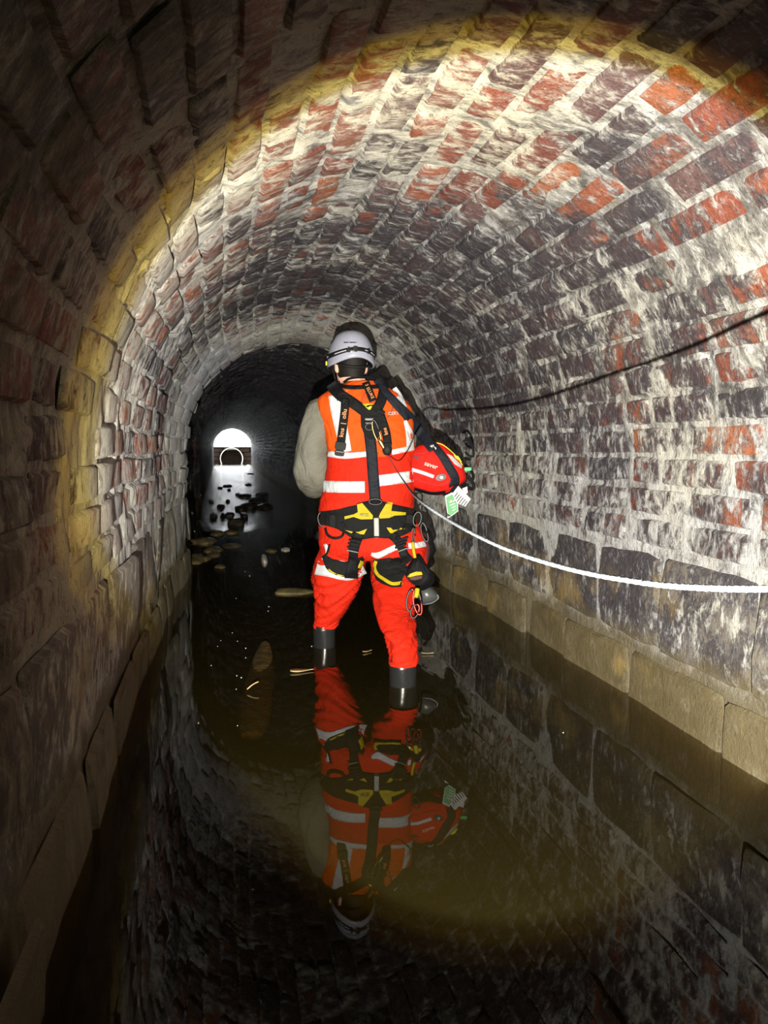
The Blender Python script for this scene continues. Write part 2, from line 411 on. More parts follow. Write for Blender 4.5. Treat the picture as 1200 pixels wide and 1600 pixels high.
# added cap on the unseen tunnel back, keeps stray light out; stream bed
bm_v, bm_f = [], []
for i, s in enumerate(np.linspace(0, STOT, 60)):
    bm_v.append(surf(float(s), -4.0))
mk('added_back_cap', bm_v, [tuple(range(60))], M_FAR, smooth=False)['kind'] = 'structure'
gx = np.linspace(XL-.15, XR+.15, 60); gy = np.concatenate([np.arange(-4, 12, .06), np.arange(12, 44.1, .5)])
GX, GY = np.meshgrid(gx, gy, indexing='ij')
GZ = -.34+.05*fbm(GX*2, GY*2, 41, 4)+.10*sst(6.2, 8.5, GY)+.05*sst(8.5, 12, GY)+.10*sst(.35, -.35, GX)*sst(5.5, 6.6, GY)
V = np.stack([GX, GY, GZ], -1).reshape(-1, 3); i = np.arange(len(V)).reshape(GX.shape)
fast_mesh('floor', V, np.stack([i[:-1, :-1], i[1:, :-1], i[1:, 1:], i[:-1, 1:]], -1).reshape(-1, 4), BED)['kind'] = 'structure'

# water: clear brown, mirror-still near the camera and broken by a riffle farther in
t = NT('brown_stream_water'); P = t.pos(); x, y, z = t.sep(P)[0:3]
rf = t.ramp(y, 7.9, 9.3)
n1 = t.noise(P, .9, 3, .5); n2 = t.noise(t.xyz(t.math('MULTIPLY', x, 5.), t.math('MULTIPLY', y, 9.), 0), 1.6, 5, .6, .4)
edge = t.math('MULTIPLY', t.ramp(x, -.33, .12, 1., 0.), t.ramp(y, 1.5, 3.2))
b1 = t.bump(n1, .05, .05)
h2 = t.math('MULTIPLY', n2, t.math('ADD', t.math('MULTIPLY', rf, 1.), t.math('MULTIPLY', edge, .02)))
nrm = t.bump(h2, 1.0, .016, b1)
geo = t.n('NewGeometry'); dp = t.n('VectorMath', operation='DOT_PRODUCT'); t.set(dp.inputs[0], nrm); t.set(dp.inputs[1], geo.outputs['Incoming'])
c = t.math('ABSOLUTE', dp.outputs['Value']); sch = t.math('POWER', t.math('SUBTRACT', 1., c, clamp=True), 4.6)
fr = t.math('ADD', .022, t.math('MULTIPLY', sch, .978), clamp=True)
gl = t.n('BsdfGlossy'); t.set(gl.inputs['Color'], (1, 1, 1)); t.set(gl.inputs['Roughness'], .012); t.set(gl.inputs['Normal'], nrm)
tr = t.n('BsdfTransparent'); t.set(tr.inputs[0], (.88, .80, .62))
df = t.n('BsdfDiffuse'); t.set(df.inputs[0], (.022, .017, .004))
m1 = t.n('MixShader'); t.set(m1.inputs[0], .40); t.set(m1.inputs[1], tr.outputs[0]); t.set(m1.inputs[2], df.outputs[0])
m2 = t.n('MixShader'); t.set(m2.inputs[0], fr); t.set(m2.inputs[1], m1.outputs[0]); t.set(m2.inputs[2], gl.outputs[0])
t.t.links.new(m2.outputs[0], t.out.inputs[0])
va = t.n('VolumeAbsorption'); t.set(va.inputs[0], (.62, .46, .10)); t.set(va.inputs[1], 7.0)
t.t.links.new(va.outputs[0], t.out.inputs[1])
x0, x1, y0, y1 = XL-.12, XR+.12, -3.98, 43.9
wv = [(x0, y0, -.5), (x1, y0, -.5), (x1, y1, -.5), (x0, y1, -.5), (x0, y0, 0), (x1, y0, 0), (x1, y1, 0), (x0, y1, 0)]
wat = mk('water', wv, [(3, 2, 1, 0), (4, 5, 6, 7), (0, 1, 5, 4), (1, 2, 6, 5), (2, 3, 7, 6), (3, 0, 4, 7)], t.m, smooth=False)
tag(wat, 'shallow brown stream covering the tunnel floor', 'water', kind='stuff')
#PART2
# ------------------------------------------------------------------ tools for figures and gear
AZP = math.radians(12.0)
FV = Vector((math.sin(AZP), math.cos(AZP), 0)); RV = Vector((math.cos(AZP), -math.sin(AZP), 0)); ZV = Vector((0, 0, 1))
T0 = aty(575, 720, 3.25)
def Q(px, py, d=0.):
    v = ray(px, py); return CAM+v*((T0+FV*d-CAM).dot(FV)/v.dot(FV))
def catmull(P, n):
    P = np.asarray(P, float)
    if P.ndim == 1: P = P[:, None]
    E = np.vstack([2*P[0]-P[1], P, 2*P[-1]-P[-2]]); out = []
    ts = np.linspace(0, len(P)-1, n)
    for t in ts:
        i = min(int(t), len(P)-2); f = t-i; a, b, c, d = E[i:i+4]
        out.append(.5*((2*b)+(-a+c)*f+(2*a-5*b+4*c-d)*f*f+(-a+3*b-3*c+d)*f**3))
    return np.array(out)
def loft(C, A, B, n=40, k=48, p=2.4, cap=(True, True), fold=None):
    """rings with centre C, half axes A (right) and B (away), resampled smoothly; fold(u, th) pushes the cloth out"""
    C, A, B = [catmull([tuple(v) for v in X], n) for X in (C, A, B)]
    V, F = [], []
    for i in range(n):
        u = i/(n-1)
        for j in range(k):
            th = 2*math.pi*j/k; c, s = math.cos(th), math.sin(th)
            sc = (abs(c)**p+abs(s)**p)**(-1/p)
            o = A[i]*c*sc+B[i]*s*sc
            if fold: o = o*(1+fold(u, th)/max(1e-4, np.linalg.norm(o)))
            V.append(C[i]+o)
    for i in range(n-1):
        for j in range(k):
            a, b = i*k+j, i*k+(j+1) % k
            F.append((a, b, b+k, a+k))
    if cap[0]: V.append(C[0]); F += [(len(V)-1, (j+1) % k, j) for j in range(k)]
    if cap[1]: V.append(C[-1]); F += [(len(V)-1, (n-1)*k+j, (n-1)*k+(j+1) % k) for j in range(k)]
    return V, F
def pxloft(rings, **kw):
    """rings (py, x left, x right, depth offset, half thickness) measured on planes facing the camera side"""
    C, A, B = [], [], []
    for py, xl, xr, d, ry in rings:
        a, b = Q(xl, py, d), Q(xr, py, d)
        C.append((a+b)/2); A.append(RV*((b-a).length/2)); B.append(FV*ry)
    return loft(C, A, B, **kw)
def limb(pts, **kw):
    """tube of changing radius along points (Vector, r) or (Vector, r, r2)"""
    P = [q[0] for q in pts]; C, A, B = [], [], []
    prev = None
    for i, q in enumerate(pts):
        t = (P[min(i+1, len(P)-1)]-P[max(i-1, 0)]).normalized()
        a = RV-t*RV.dot(t) if prev is None else prev-t*prev.dot(t)
        a.normalize(); prev = a; b = t.cross(a)
        C.append(P[i]); A.append(a*q[1]); B.append(b*(q[2] if len(q) > 2 else q[1]))
    return loft(C, A, B, **kw)
def join(*VF):
    V, F = [], []
    for v, f in VF:
        n = len(V); V += [tuple(x) for x in v]; F += [tuple(i+n for i in g) for g in f]
    return V, F
def tube(P, r, k=8, n=None, closed=False):
    P = [Vector(p) for p in P]
    if n: P = [Vector(p) for p in catmull([tuple(p) for p in (P+[P[0]] if closed else P)], n)]
    if closed and n: P = P[:-1]
    m = len(P); V, F = [], []; prev = None
    for i in range(m):
        t = ((P[(i+1) % m]-P[i-1]) if closed else (P[min(i+1, m-1)]-P[max(i-1, 0)])).normalized()
        if prev is None: prev = t.orthogonal()
        a = (prev-t*prev.dot(t)).normalized(); prev = a; b = t.cross(a)
        rr = r(i/(m-1)) if callable(r) else r
        for j in range(k):
            th = 2*math.pi*j/k; V.append(P[i]+a*(math.cos(th)*rr)+b*(math.sin(th)*rr))
    for i in range(m if closed else m-1):
        for j in range(k):
            F.append((i*k+j, i*k+(j+1) % k, ((i+1) % m)*k+(j+1) % k, ((i+1) % m)*k+j))
    if not closed: F += [tuple(range(k))[::-1], tuple((m-1)*k+j for j in range(k))]
    return V, F
def box(c, ax, ay, az, hx, hy, hz, bev=.25):
    """rounded box: stacked superellipse rings along az"""
    c = Vector(c); C = [c+az*(hz*t) for t in (-1, -1+bev*.3, -1+bev, 1-bev, 1-bev*.3, 1)]; f = [.80, .93, 1, 1, .93, .80]
    return loft(C, [ax*(hx*q) for q in f], [ay*(hy*q) for q in f], n=11, k=20, p=5)
def ball(c, r, ax=RV, ay=FV, az=ZV, sx=1, sy=1, sz=1, k=14, m=9):
    V, F = [], []
    for i in range(m):
        ph = math.pi*(i+.5)/m
        for j in range(k):
            th = 2*math.pi*j/k
            V.append(Vector(c)+ax*(r*sx*math.sin(ph)*math.cos(th))+ay*(r*sy*math.sin(ph)*math.sin(th))+az*(r*sz*math.cos(ph)))
    for i in range(m-1):
        for j in range(k): F.append((i*k+j, (i+1)*k+j, (i+1)*k+(j+1) % k, i*k+(j+1) % k))
    F += [tuple(range(k)), tuple((m-1)*k+j for j in range(k))[::-1]]
    return V, F
BVH = {}
def reg(o):
    off = origin_of(o); me = o.data
    BVH[o.name] = BVHTree.FromPolygons([v.co+off for v in me.vertices], [tuple(p.vertices) for p in me.polygons]); return o
def cast(px, py, targets):
    v = ray(px, py); best = None
    for o in targets:
        h = BVH[o.name].ray_cast(CAM, v)
        if h[0] is not None and (best is None or h[3] < best): best = h[3]
    return v, best
def fillrow(D, default):
    D = [d for d in D]; ok = [i for i, d in enumerate(D) if d is not None]
    if not ok: return [default]*len(D)
    return [d if d is not None else D[min(ok, key=lambda q: abs(q-i))] for i, d in enumerate(D)]
def ribbon(name, pts, width, targets, mat, parent, lift=.004, thick=.003, n=24, m=5, smooth=2, default=3.1, hit_only=False):
    """webbing or tape that lies along the cloth below it"""
    c = catmull(pts, n); wd = np.interp(np.linspace(0, 1, n), np.linspace(0, 1, len(width)), width) if isinstance(width, (list, tuple)) else np.full(n, float(width))
    tg = np.gradient(c, axis=0); nr = np.stack([-tg[:, 1], tg[:, 0]], -1); nr /= np.linalg.norm(nr, axis=1)[:, None]
    D = []; Vd = []
    for i in range(n):
        row, vr = [], []
        for j in range(m):
            q = c[i]+nr[i]*wd[i]*((j/(m-1))-.5); v, d = cast(q[0], q[1], targets); row.append(d); vr.append(v)
        D.append(row); Vd.append(vr)
    for j in range(m):
        colm = fillrow([D[i][j] for i in range(n)], None)
        for i in range(n): D[i][j] = colm[i]
    D = np.array([fillrow(r, default) for r in D], float)
    med = np.median(D); D = np.clip(D, med-.45, med+.45)
    for _ in range(smooth):
        E = np.vstack([D[:1], D, D[-1:]]); S = (E[:-2]+2*E[1:-1]+E[2:])/4; D = np.minimum(D, S) if False else S
        E = np.hstack([D[:, :1], D, D[:, -1:]]); D = (E[:, :-2]+2*E[:, 1:-1]+E[:, 2:])/4
    V = [CAM+Vd[i][j]*(D[i, j]-lift) for i in range(n) for j in range(m)]+[CAM+Vd[i][j]*(D[i, j]-lift+thick) for i in range(n) for j in range(m)]
    return mk(name, V, slab(n, m), mat, parent)
def slab(n, m):
    F = []; o = n*m
    for i in range(n-1):
        for j in range(m-1):
            a = i*m+j; F.append((a, a+1, a+m+1, a+m)); F.append((a+o, a+m+o, a+m+1+o, a+1+o))
    edge = [j for j in range(m)]+[i*m+m-1 for i in range(1, n)]+[(n-1)*m+j for j in range(m-2, -1, -1)]+[i*m for i in range(n-2, 0, -1)]
    for a, b in zip(edge, edge[1:]+edge[:1]): F.append((a, a+o, b+o, b))
    return F
def patch(name, poly, targets, mat, parent, lift=.006, thick=.003, default=3.1, step=5., smooth=0):
    """flat piece with an outline given on the cloth, cut from a fine grid so that it follows the cloth"""
    bm = bmesh.new(); P = []
    for i, a in enumerate(poly):
        b = poly[(i+1) % len(poly)]; k = max(1, int(math.hypot(b[0]-a[0], b[1]-a[1])/step))
        for q in range(k): P.append((a[0]+(b[0]-a[0])*q/k, a[1]+(b[1]-a[1])*q/k))
    vs = [bm.verts.new((x, y, 0)) for x, y in P]; f = bm.faces.new(vs); f.normal_update()
    bmesh.ops.triangulate(bm, faces=[f], ngon_method='EAR_CLIP')
    for _ in range(2):
        le = [e for e in bm.edges if e.calc_length() > step*1.6]
        if le: bmesh.ops.subdivide_edges(bm, edges=le, cuts=1); bmesh.ops.triangulate(bm, faces=bm.faces[:])
    bm.normal_update()
    return project(name, bm, targets, mat, parent, lift, thick, default)
def project(name, bm, targets, mat, parent, lift, thick, default):
    bm.verts.index_update(); D = []; R = []
    for v in bm.verts:
        r, d = cast(v.co.x, v.co.y, targets); D.append(d); R.append(r)
    ok = [d for d in D if d is not None]; md = float(np.median(ok)) if ok else default
    D = [d if d is not None and abs(d-md) < .3 else md for d in D]
    n = len(D); V = [CAM+R[i]*(D[i]-lift) for i in range(n)]+[CAM+R[i]*(D[i]-lift+thick) for i in range(n)]
    F = []
    for f in bm.faces:
        q = [v.index for v in f.verts]
        F.append(tuple(q)); F.append(tuple(i+n for i in q[::-1]))
    for e in bm.edges:
        if len(e.link_faces) == 1:
            a, b = e.verts[0].index, e.verts[1].index; F.append((a, b, b+n, a+n))
    bm.free()
    o = mk(name, V, F, mat, parent, smooth=False)
    b2 = bmesh.new(); b2.from_mesh(o.data); bmesh.ops.recalc_face_normals(b2, faces=b2.faces[:]); b2.to_mesh(o.data); b2.free()
    return o
def lettering(name, txt, x, y, size, rot, targets, mat, parent, lift=.008, thick=.0006, shear=0., sx=1., default=3.1):
    cu = bpy.data.curves.new('lettering', 'FONT'); cu.body = txt; cu.size = 1.; cu.align_x = 'CENTER'; cu.align_y = 'CENTER'; cu.resolution_u = 2; cu.offset = .012
    ob = bpy.data.objects.new('lettering', cu); COL.objects.link(ob); dg = bpy.context.evaluated_depsgraph_get()
    me = bpy.data.meshes.new_from_object(ob.evaluated_get(dg)); bpy.data.objects.remove(ob); bpy.data.curves.remove(cu)
    bm = bmesh.new(); bm.from_mesh(me); bpy.data.meshes.remove(me)
    r = math.radians(rot); c, s = math.cos(r), math.sin(r)
    for v in bm.verts:
        a, b = v.co.x*size*sx+shear*v.co.y*size, v.co.y*size
        v.co = (x+a*c+b*s, y-(b*c-a*s), 0)
    return project(name, bm, targets, mat, parent, lift, thick, default)
def pillow(outline, d, half, n=7, p=2.2, squash=0.):
    """stuffed shape: the outline at its widest, closing to front and back"""
    P = catmull(list(outline)+[outline[0]], 41)[:-1]; cen = P.mean(0); V, F = [], []; k = len(P)
    for i in range(n):
        t = -1+2*i/(n-1); sc = max(.05, (1-abs(t)**p)**(1/p)) if abs(t) < 1 else .35
        sc = .35+.65*sc
        for q in P:
            a = cen+(q-cen)*sc; V.append(Q(a[0], a[1], d+t*half))
    for i in range(n-1):
        for j in range(k): F.append((i*k+j, i*k+(j+1) % k, (i+1)*k+(j+1) % k, (i+1)*k+j))
    V.append(Q(cen[0], cen[1], d-half*1.04)); F += [(len(V)-1, (j+1) % k, j) for j in range(k)]
    V.append(Q(cen[0], cen[1], d+half*1.04)); F += [(len(V)-1, (n-1)*k+j, (n-1)*k+(j+1) % k) for j in range(k)]
    return V, F
def nz3(u, th, ku, kt, seed): return mnoise.noise(Vector((u*ku+seed, math.cos(th)*kt, math.sin(th)*kt)))
def ridge(x): return 1-abs(x)*2

# ------------------------------------------------------------------ the person
foot = Q(585, 1040, -.15); foot.z = -.33
person = empty('person', foot, 'person seen from behind in orange hi-vis vest and red trousers wading in the stream', 'person')
Hc = Q(548, 566, .085)
HA = AZP-math.radians(16); HF = Vector((math.sin(HA), math.cos(HA), 0)); HR = Vector((math.cos(HA), -math.sin(HA), 0))
def hp(x, f, z): return Hc+HR*x+HF*f+ZV*z
# continuous body: skinned skeleton, head and face, merged by a voxel remesh
def skinned(nodes, edges):
    me = bpy.data.meshes.new('skeleton'); me.from_pydata([tuple(n[0]) for n in nodes], edges, []); me.update()
    o = bpy.data.objects.new('skeleton', me); COL.objects.link(o)
    md = o.modifiers.new('s', 'SKIN'); o.modifiers.new('u', 'SUBSURF').levels = 1
    for i, n in enumerate(nodes):
        sv = me.skin_vertices[0].data[i]; sv.radius = (n[1], n[1]); sv.use_root = (i == 0)
    dg = bpy.context.evaluated_depsgraph_get(); m2 = bpy.data.meshes.new_from_object(o.evaluated_get(dg))
    V = [v.co.copy() for v in m2.vertices]; F = [tuple(p.vertices) for p in m2.polygons]
    bpy.data.objects.remove(o); bpy.data.meshes.remove(m2); return V, F
LW = Q(532, 742, .42); RW = Q(612, 728, .45)
nodes = [(Q(580, 815, .03), .10), (Q(577, 770, .06), .13), (Q(572, 690, .06), .15), (Q(562, 625, .065), .10), (Q(553, 600, .075), .055), (Q(550, 580, .08), .055),
         (Q(520, 640, .05), .07), (Q(492, 725, .08), .05), (LW, .032), (Q(622, 640, .05), .07), (Q(632, 720, .16), .05), (RW, .032),
         (Q(542, 850, .03), .065), (Q(524, 925, .01), .048), (Q(507, 1000, .055), .030), (Q(614, 850, .0), .065), (Q(617, 945, -.25), .048), (Q(630, 1045, -.515), .030)]
lank = Vector(nodes[14][0]); lank.z = -.24; rank = Vector(nodes[17][0]); rank.z = -.24
nodes += [(lank, .032), (lank+FV*.13-ZV*.05, .03), (rank, .032), (rank+FV*.13-ZV*.05, .03)]
edges = [(0, 1), (1, 2), (2, 3), (3, 4), (4, 5), (3, 6), (6, 7), (7, 8), (3, 9), (9, 10), (10, 11), (0, 12), (12, 13), (13, 14), (0, 15), (15, 16), (16, 17), (14, 18), (18, 19), (17, 20), (20, 21)]
parts = [skinned(nodes, edges)]
hs = [(-.125, .030, .050, .034), (-.105, .050, .035, .058), (-.065, .063, .016, .080), (-.02, .070, .004, .093), (.02, .074, 0, .098), (.06, .072, -.002, .095), (.095, .056, -.006, .074), (.118, .018, -.008, .03)]
parts.append(loft([hp(0, f, z) for z, x, f, y in hs], [HR*x for z, x, f, y in hs], [HF*y for z, x, f, y in hs], n=20, k=28, p=2.1))
parts.append(limb([(hp(0, .088, .012), .009), (hp(0, .104, -.015), .012), (hp(0, .112, -.032), .015), (hp(0, .094, -.044), .012)], n=9, k=10, p=2))
for sx in (-1, 1):
    parts.append(ball(hp(.074*sx, -.008, -.022), .03, HR, HF, ZV, .34, .62, 1.12))
    parts.append(ball(hp(.030*sx, .085, .022), .016, HR, HF, ZV, 1.3, .5, .5))
parts.append(ball(hp(0, .094, -.072), .024, HR, HF, ZV, 1.1, .35, .28)); parts.append(ball(hp(0, .091, -.083), .022, HR, HF, ZV, 1, .35, .3))
def hand(W, el, side):
    d = (W-el).normalized(); up = ZV-d*ZV.dot(d); up.normalize(); sd = d.cross(up)*side
    hn = [(W, .026), (W+d*.04, .028), (W+d*.075, .026)]
    out = [limb([(W-d*.02, .026, .022), (W+d*.03, .040, .020), (W+d*.065, .043, .018), (W+d*.088, .040, .013)], n=9, k=14)]
    for i, (o, L) in enumerate(((-.030, .062), (-.011, .074), (.010, .070), (.029, .054))):
        b = W+d*.082+up*(-o)
        c1 = (d*.9+sd*.25).normalized(); c2 = (d*.45+sd*.9).normalized(); c3 = (-d*.1+sd).normalized()
        p1 = b+c1*L*.45; p2 = p1+c2*L*.32; p3 = p2+c3*L*.25
        out.append(limb([(b-d*.02, .0095), (b, .0092), (p1, .0088), (p2, .008), (p3, .0062)], n=13, k=10, p=2))
    b = W+d*.025+up*.036; p1 = b+(d*.7+up*.5+sd*.3).normalized()*.042; p2 = p1+(d*.8+sd*.5).normalized()*.034
    out.append(limb([(b-up*.015, .013), (b, .0115), (p1, .0105), (p2, .0075)], n=10, k=10, p=2))
    return out
parts += hand(LW, nodes[7][0], 1)+hand(RW, nodes[10][0], -1)
body = mk('body', *join(*parts), SKIN, person)
rm = body.modifiers.new('merge', 'REMESH'); rm.mode = 'VOXEL'; rm.voxel_size = .0065; rm.use_smooth_shade = True
dg = bpy.context.evaluated_depsgraph_get(); nm = bpy.data.meshes.new_from_object(body.evaluated_get(dg)); body.modifiers.clear(); body.data = nm
if not nm.materials: nm.materials.append(SKIN)
nm.shade_smooth()
for sx in (-1, 1):
    mk('eye', *ball(hp(.030*sx, .088, .016), .0085, HR, HF, ZV), CARDW, body)
# hair: cap and nape, open over the face
V, F = [], []
hz = [(-.078, .056, -.004, .074), (-.06, .066, .004, .086), (-.02, .0755, .003, .099), (.02, .080, 0, .104), (.06, .078, -.002, .101), (.098, .062, -.006, .08), (.125, .02, -.008, .03)]
Z = catmull(hz, 18)
for i in range(18):
    for j in range(40):
        z, x, f, y = Z[i]; th = 2*math.pi*j/40; front = math.sin(th) > (.15 if z < .045 else 2)
        k = (.9 if front else 1)+.02*mnoise.noise(Vector((th*5, z*60, 1)))
        zz = z-(.008 if front else 0)
        V.append(hp(x*math.cos(th)*k, f+y*math.sin(th)*k, zz))
for i in range(17):
    for j in range(40): F.append((i*40+j, i*40+(j+1) % 40, (i+1)*40+(j+1) % 40, (i+1)*40+j))
reg(mk('hair', V, F, HAIR, person))

# trousers: hips and two legs in one garment
def fold_leg(sd):
    def f(u, th):
        a = nz3(u, th, 9, 1.3, sd); b = mnoise.noise(Vector((u*11+math.cos(th-1)*2.2, math.sin(th)*.9, sd)))
        k = math.exp(-((u-.55)/.22)**2)+.25*math.exp(-((u-.93)/.06)**2)+.35
        return .008*a+.024*ridge(b)*k-.014*k
    return f
hips = [(800, 503, 645, .02, .125), (815, 499, 652, .015, .135), (835, 498, 662, .005, .145), (850, 499, 667, 0, .145), (864, 503, 668, -.005, .13), (872, 520, 655, -.005, .10)]
LL = [(842, 503, 582, .01, .115), (862, 498, 579, .01, .12), (880, 491, 571, .01, .118), (897, 488, 568, .005, .11), (915, 491, 560, .0, .10), (935, 494, 551, .01, .092), (958, 493, 538, .03, .078), (972, 491, 529, .05, .068), (979, 491, 526, .055, .066)]
RL = [(845, 584, 668, 0, .115), (866, 579, 670, -.03, .12), (890, 580, 664, -.08, .118), (915, 584, 648, -.16, .11), (945, 588, 645, -.25, .10), (975, 595, 648, -.36, .09), (1005, 605, 651, -.45, .078), (1026, 608, 651, -.50, .070), (1036, 608, 651, -.515, .068)]
tr_v = join(pxloft(hips, n=22, k=64, p=2.5, fold=lambda u, th: .006*nz3(u, th, 6, 2, 4)),
            pxloft(LL, n=46, k=56, p=2.3, cap=(True, False), fold=fold_leg(2.)), pxloft(RL, n=50, k=56, p=2.3, cap=(True, False), fold=fold_leg(8.)))
trousers = reg(mk('trousers', *tr_v, RED, person))
# boots
def boot(x0, x1, ytop, d, dz):
    a, b = Q(x0, ytop, d), Q(x1, ytop, d); c = (a+b)/2; r = (b-a).length/2
    V, F = [], []
    prof = [(c.z+.006, .70, 0, .9), (c.z+.0, .86, 0, .95), (c.z-.02, .95, 0, 1), (c.z-.06, .98, 0, 1), (-.05, .93, .0, 1.), (-.16, .86, .005, 1.02), (-.22, .84, .02, 1.25), (-.265, .86, .05, 1.75), (-.30, .88, .065, 2.05), (-.325, .88, .07, 2.1), (-.332, .84, .07, 2.05)]
    return loft([Vector((c.x, c.y, z))+FV*(f+dz) for z, k, f, g in prof], [RV*(r*k) for z, k, f, g in prof], [FV*(r*k*g) for z, k, f, g in prof], n=34, k=36, p=2.2, cap=(False, True), fold=lambda u, th: .003*nz3(u, th, 14, 1, 9))
LB = reg(mk('boot', *boot(489, 524, 972, .05, 0), RUBBER, person)); RB = reg(mk('boot', *boot(608, 651, 1030, -.515, 0), RUBBER, person))
# jacket: torso under the vest and two sleeves
def fold_slv(sd):
    def f(u, th):
        b = mnoise.noise(Vector((u*9+math.cos(th)*1.5, math.sin(th)*2, sd)))
        return .008*nz3(u, th, 7, 2, sd)+.008*ridge(b)-.004
    return f
jt = pxloft([(601, 537, 598, .07, .065), (612, 518, 614, .065, .085), (628, 503, 632, .06, .10), (660, 504, 640, .055, .115), (720, 508, 640, .05, .12), (780, 505, 640, .04, .125), (800, 506, 640, .03, .12)], n=30, k=48, p=2.4)
ls = limb([(Q(526, 634, .06), .06), (Q(506, 645, .06), .082), (Q(497, 672, .062), .088), (Q(493, 705, .065), .094), (Q(490, 735, .085), .098), (Q(494, 751, .15), .088), (Q(508, 750, .26), .072), (Q(522, 745, .36), .056), (Q(528, 743, .40), .05)], n=44, k=40, p=2.1, fold=fold_slv(3.))
rs = limb([(Q(615, 634, .06), .06), (Q(624, 648, .08), .07), (Q(628, 680, .12), .072), (Q(628, 712, .17), .072), (Q(626, 728, .24), .066), (Q(620, 730, .34), .056), (Q(615, 728, .42), .05)], n=36, k=36, p=2.1, fold=fold_slv(6.))
jacket = reg(mk('jacket', *join(jt, ls, rs), GREY, person))
# vest in two cloth colours
def vfold(seed, amp):
    def f(u, th):
        return amp*(nz3(u, th, 4, 2.2, seed)+.8*nz3(u, th, 11, 3.5, seed+5))
    return f
up = [(597, 541, 592, .055, .07), (603, 531, 602, .055, .085), (611, 513, 616, .05, .10), (621, 498, 630, .05, .115), (632, 495, 639, .05, .125), (650, 499, 645, .045, .132), (672, 505, 647, .04, .138), (695, 510, 648, .035, .14), (713, 511, 648, .03, .14)]
lo = [(706, 511, 647.5, .03, .142), (720, 510, 648, .03, .146), (745, 508, 648, .028, .148), (770, 504, 647, .025, .15), (786, 500, 646, .022, .154), (796, 498, 645, .02, .156), (800, 499, 645, .02, .152)]
vest = reg(mk('vest', *pxloft(lo, n=30, k=64, p=2.7, cap=(False, False), fold=vfold(3, .006)), RED, person)); vest['label'] = 'red-orange lower body of the vest'
yoke = reg(mk('vest_yoke', *pxloft(up, n=34, k=64, p=2.7, cap=(False, False), fold=vfold(7, .006)), ORANGE, vest)); yoke['label'] = 'brighter orange shoulder panel'
VT = [vest, yoke]
def strip(pts, w, tg, par, lift=.004, n=24): return reg(ribbon('reflective_strip', pts, w, tg, REFL, par, lift, .0025, n))
strips = [strip([(522, 617), (527, 640), (533, 668), (541, 706)], [18, 21, 20, 17], VT+[jacket], vest), strip([(616, 606), (624, 619), (632, 637)], [7, 9, 9], VT, vest), strip([(633, 657), (640, 678), (641, 700)], [5, 12, 11], VT, vest),
          strip([(512, 709), (540, 712), (578, 709)], [9, 10, 8], VT, vest), strip([(612, 707), (630, 703), (647, 699)], 8, VT, vest),
          strip([(505, 760), (535, 761), (570, 761)], 18, VT, vest), strip([(577, 753), (610, 749), (647, 744)], 17.5, VT, vest)]
TT = [trousers]
strips += [strip([(494, 887), (515, 893), (545, 900), (569, 888)], [22, 17, 14, 18], TT, trousers), strip([(503, 872), (520, 877), (548, 881)], [4, 6, 5], TT, trousers),
           strip([(580, 866), (590, 868), (600, 864), (614, 857), (626, 853)], [5, 10, 9, 9, 9], TT, trousers), strip([(638, 853), (652, 852), (667, 849)], 9, TT, trousers), strip([(507, 850), (511, 857), (510, 866)], [4, 7, 3], TT, trousers, n=8)]
# print on the back of the vest
ringp = [(588+23*math.cos(a), 630+24*math.sin(a)) for a in np.linspace(math.radians(150), math.radians(245), 10)]
ribbon('printed_ring', ringp, 1.6, VT, plain('dark_red_print', (.30, .03, .02), .7), vest, .0035, .001, 14, 2)
ringp = [(590+24*math.cos(a), 632+26*math.sin(a)) for a in np.linspace(math.radians(-5), math.radians(55), 8)]
ribbon('printed_ring', ringp, 1.2, VT, INK, vest, .0035, .001, 14, 2)
lettering('printed_letter', 'K', 573, 622, 9, 10, VT, plain('brown_print', (.25, .06, .02), .7), vest, .004)
lettering('printed_letters', 'CERT', 615, 646, 7, -3, VT, GREYINK, vest, .004)

# ------------------------------------------------------------------ climbing helmet with headlamp
hbase = hp(0, 0, .02)
helmet = empty('helmet', hbase, 'white climbing helmet with black headlamp strap on the head of the person', 'helmet')
def hpt(th, ph, k=1.):
    """th around the head (0 right, 90 deg face), ph 0 rim .. 1 crown"""
    c, s = math.cos(th), math.sin(th)
    rim = -.006-.020*abs(c)**2+(.012 if s < 0 else -.004)*abs(s)**3
    e = math.sin(ph*math.pi/2); r = math.cos(ph*math.pi/2)**.70
    return hp(.1145*k*c*r, -.004+(.138*s)*k*r, rim+(.148-rim)*e*(1 if k >= 1 else .96))
def hshell(k, n=16, m=56):
    V = [hpt(2*math.pi*j/m, i/n, k) for i in range(n) for j in range(m)]; V.append(hpt(0, 1, k))
    F = [(i*m+j, i*m+(j+1) % m, (i+1)*m+(j+1) % m, (i+1)*m+j) for i in range(n-1) for j in range(m)]
    F += [((n-1)*m+j, (n-1)*m+(j+1) % m, n*m) for j in range(m)]
    return V, F
Vo, Fo = hshell(1.); Vi, Fi = hshell(.93)
n0 = len(Vo); rimf = [(j, j+n0, (j+1) % 56+n0, (j+1) % 56) for j in range(56)]
shell_o = reg(mk('shell', Vo+Vi, Fo+[tuple(i+n0 for i in f[::-1]) for f in Fi]+rimf, SHELLW, helmet))
mk('liner', *hshell(.91), DARKP, helmet)
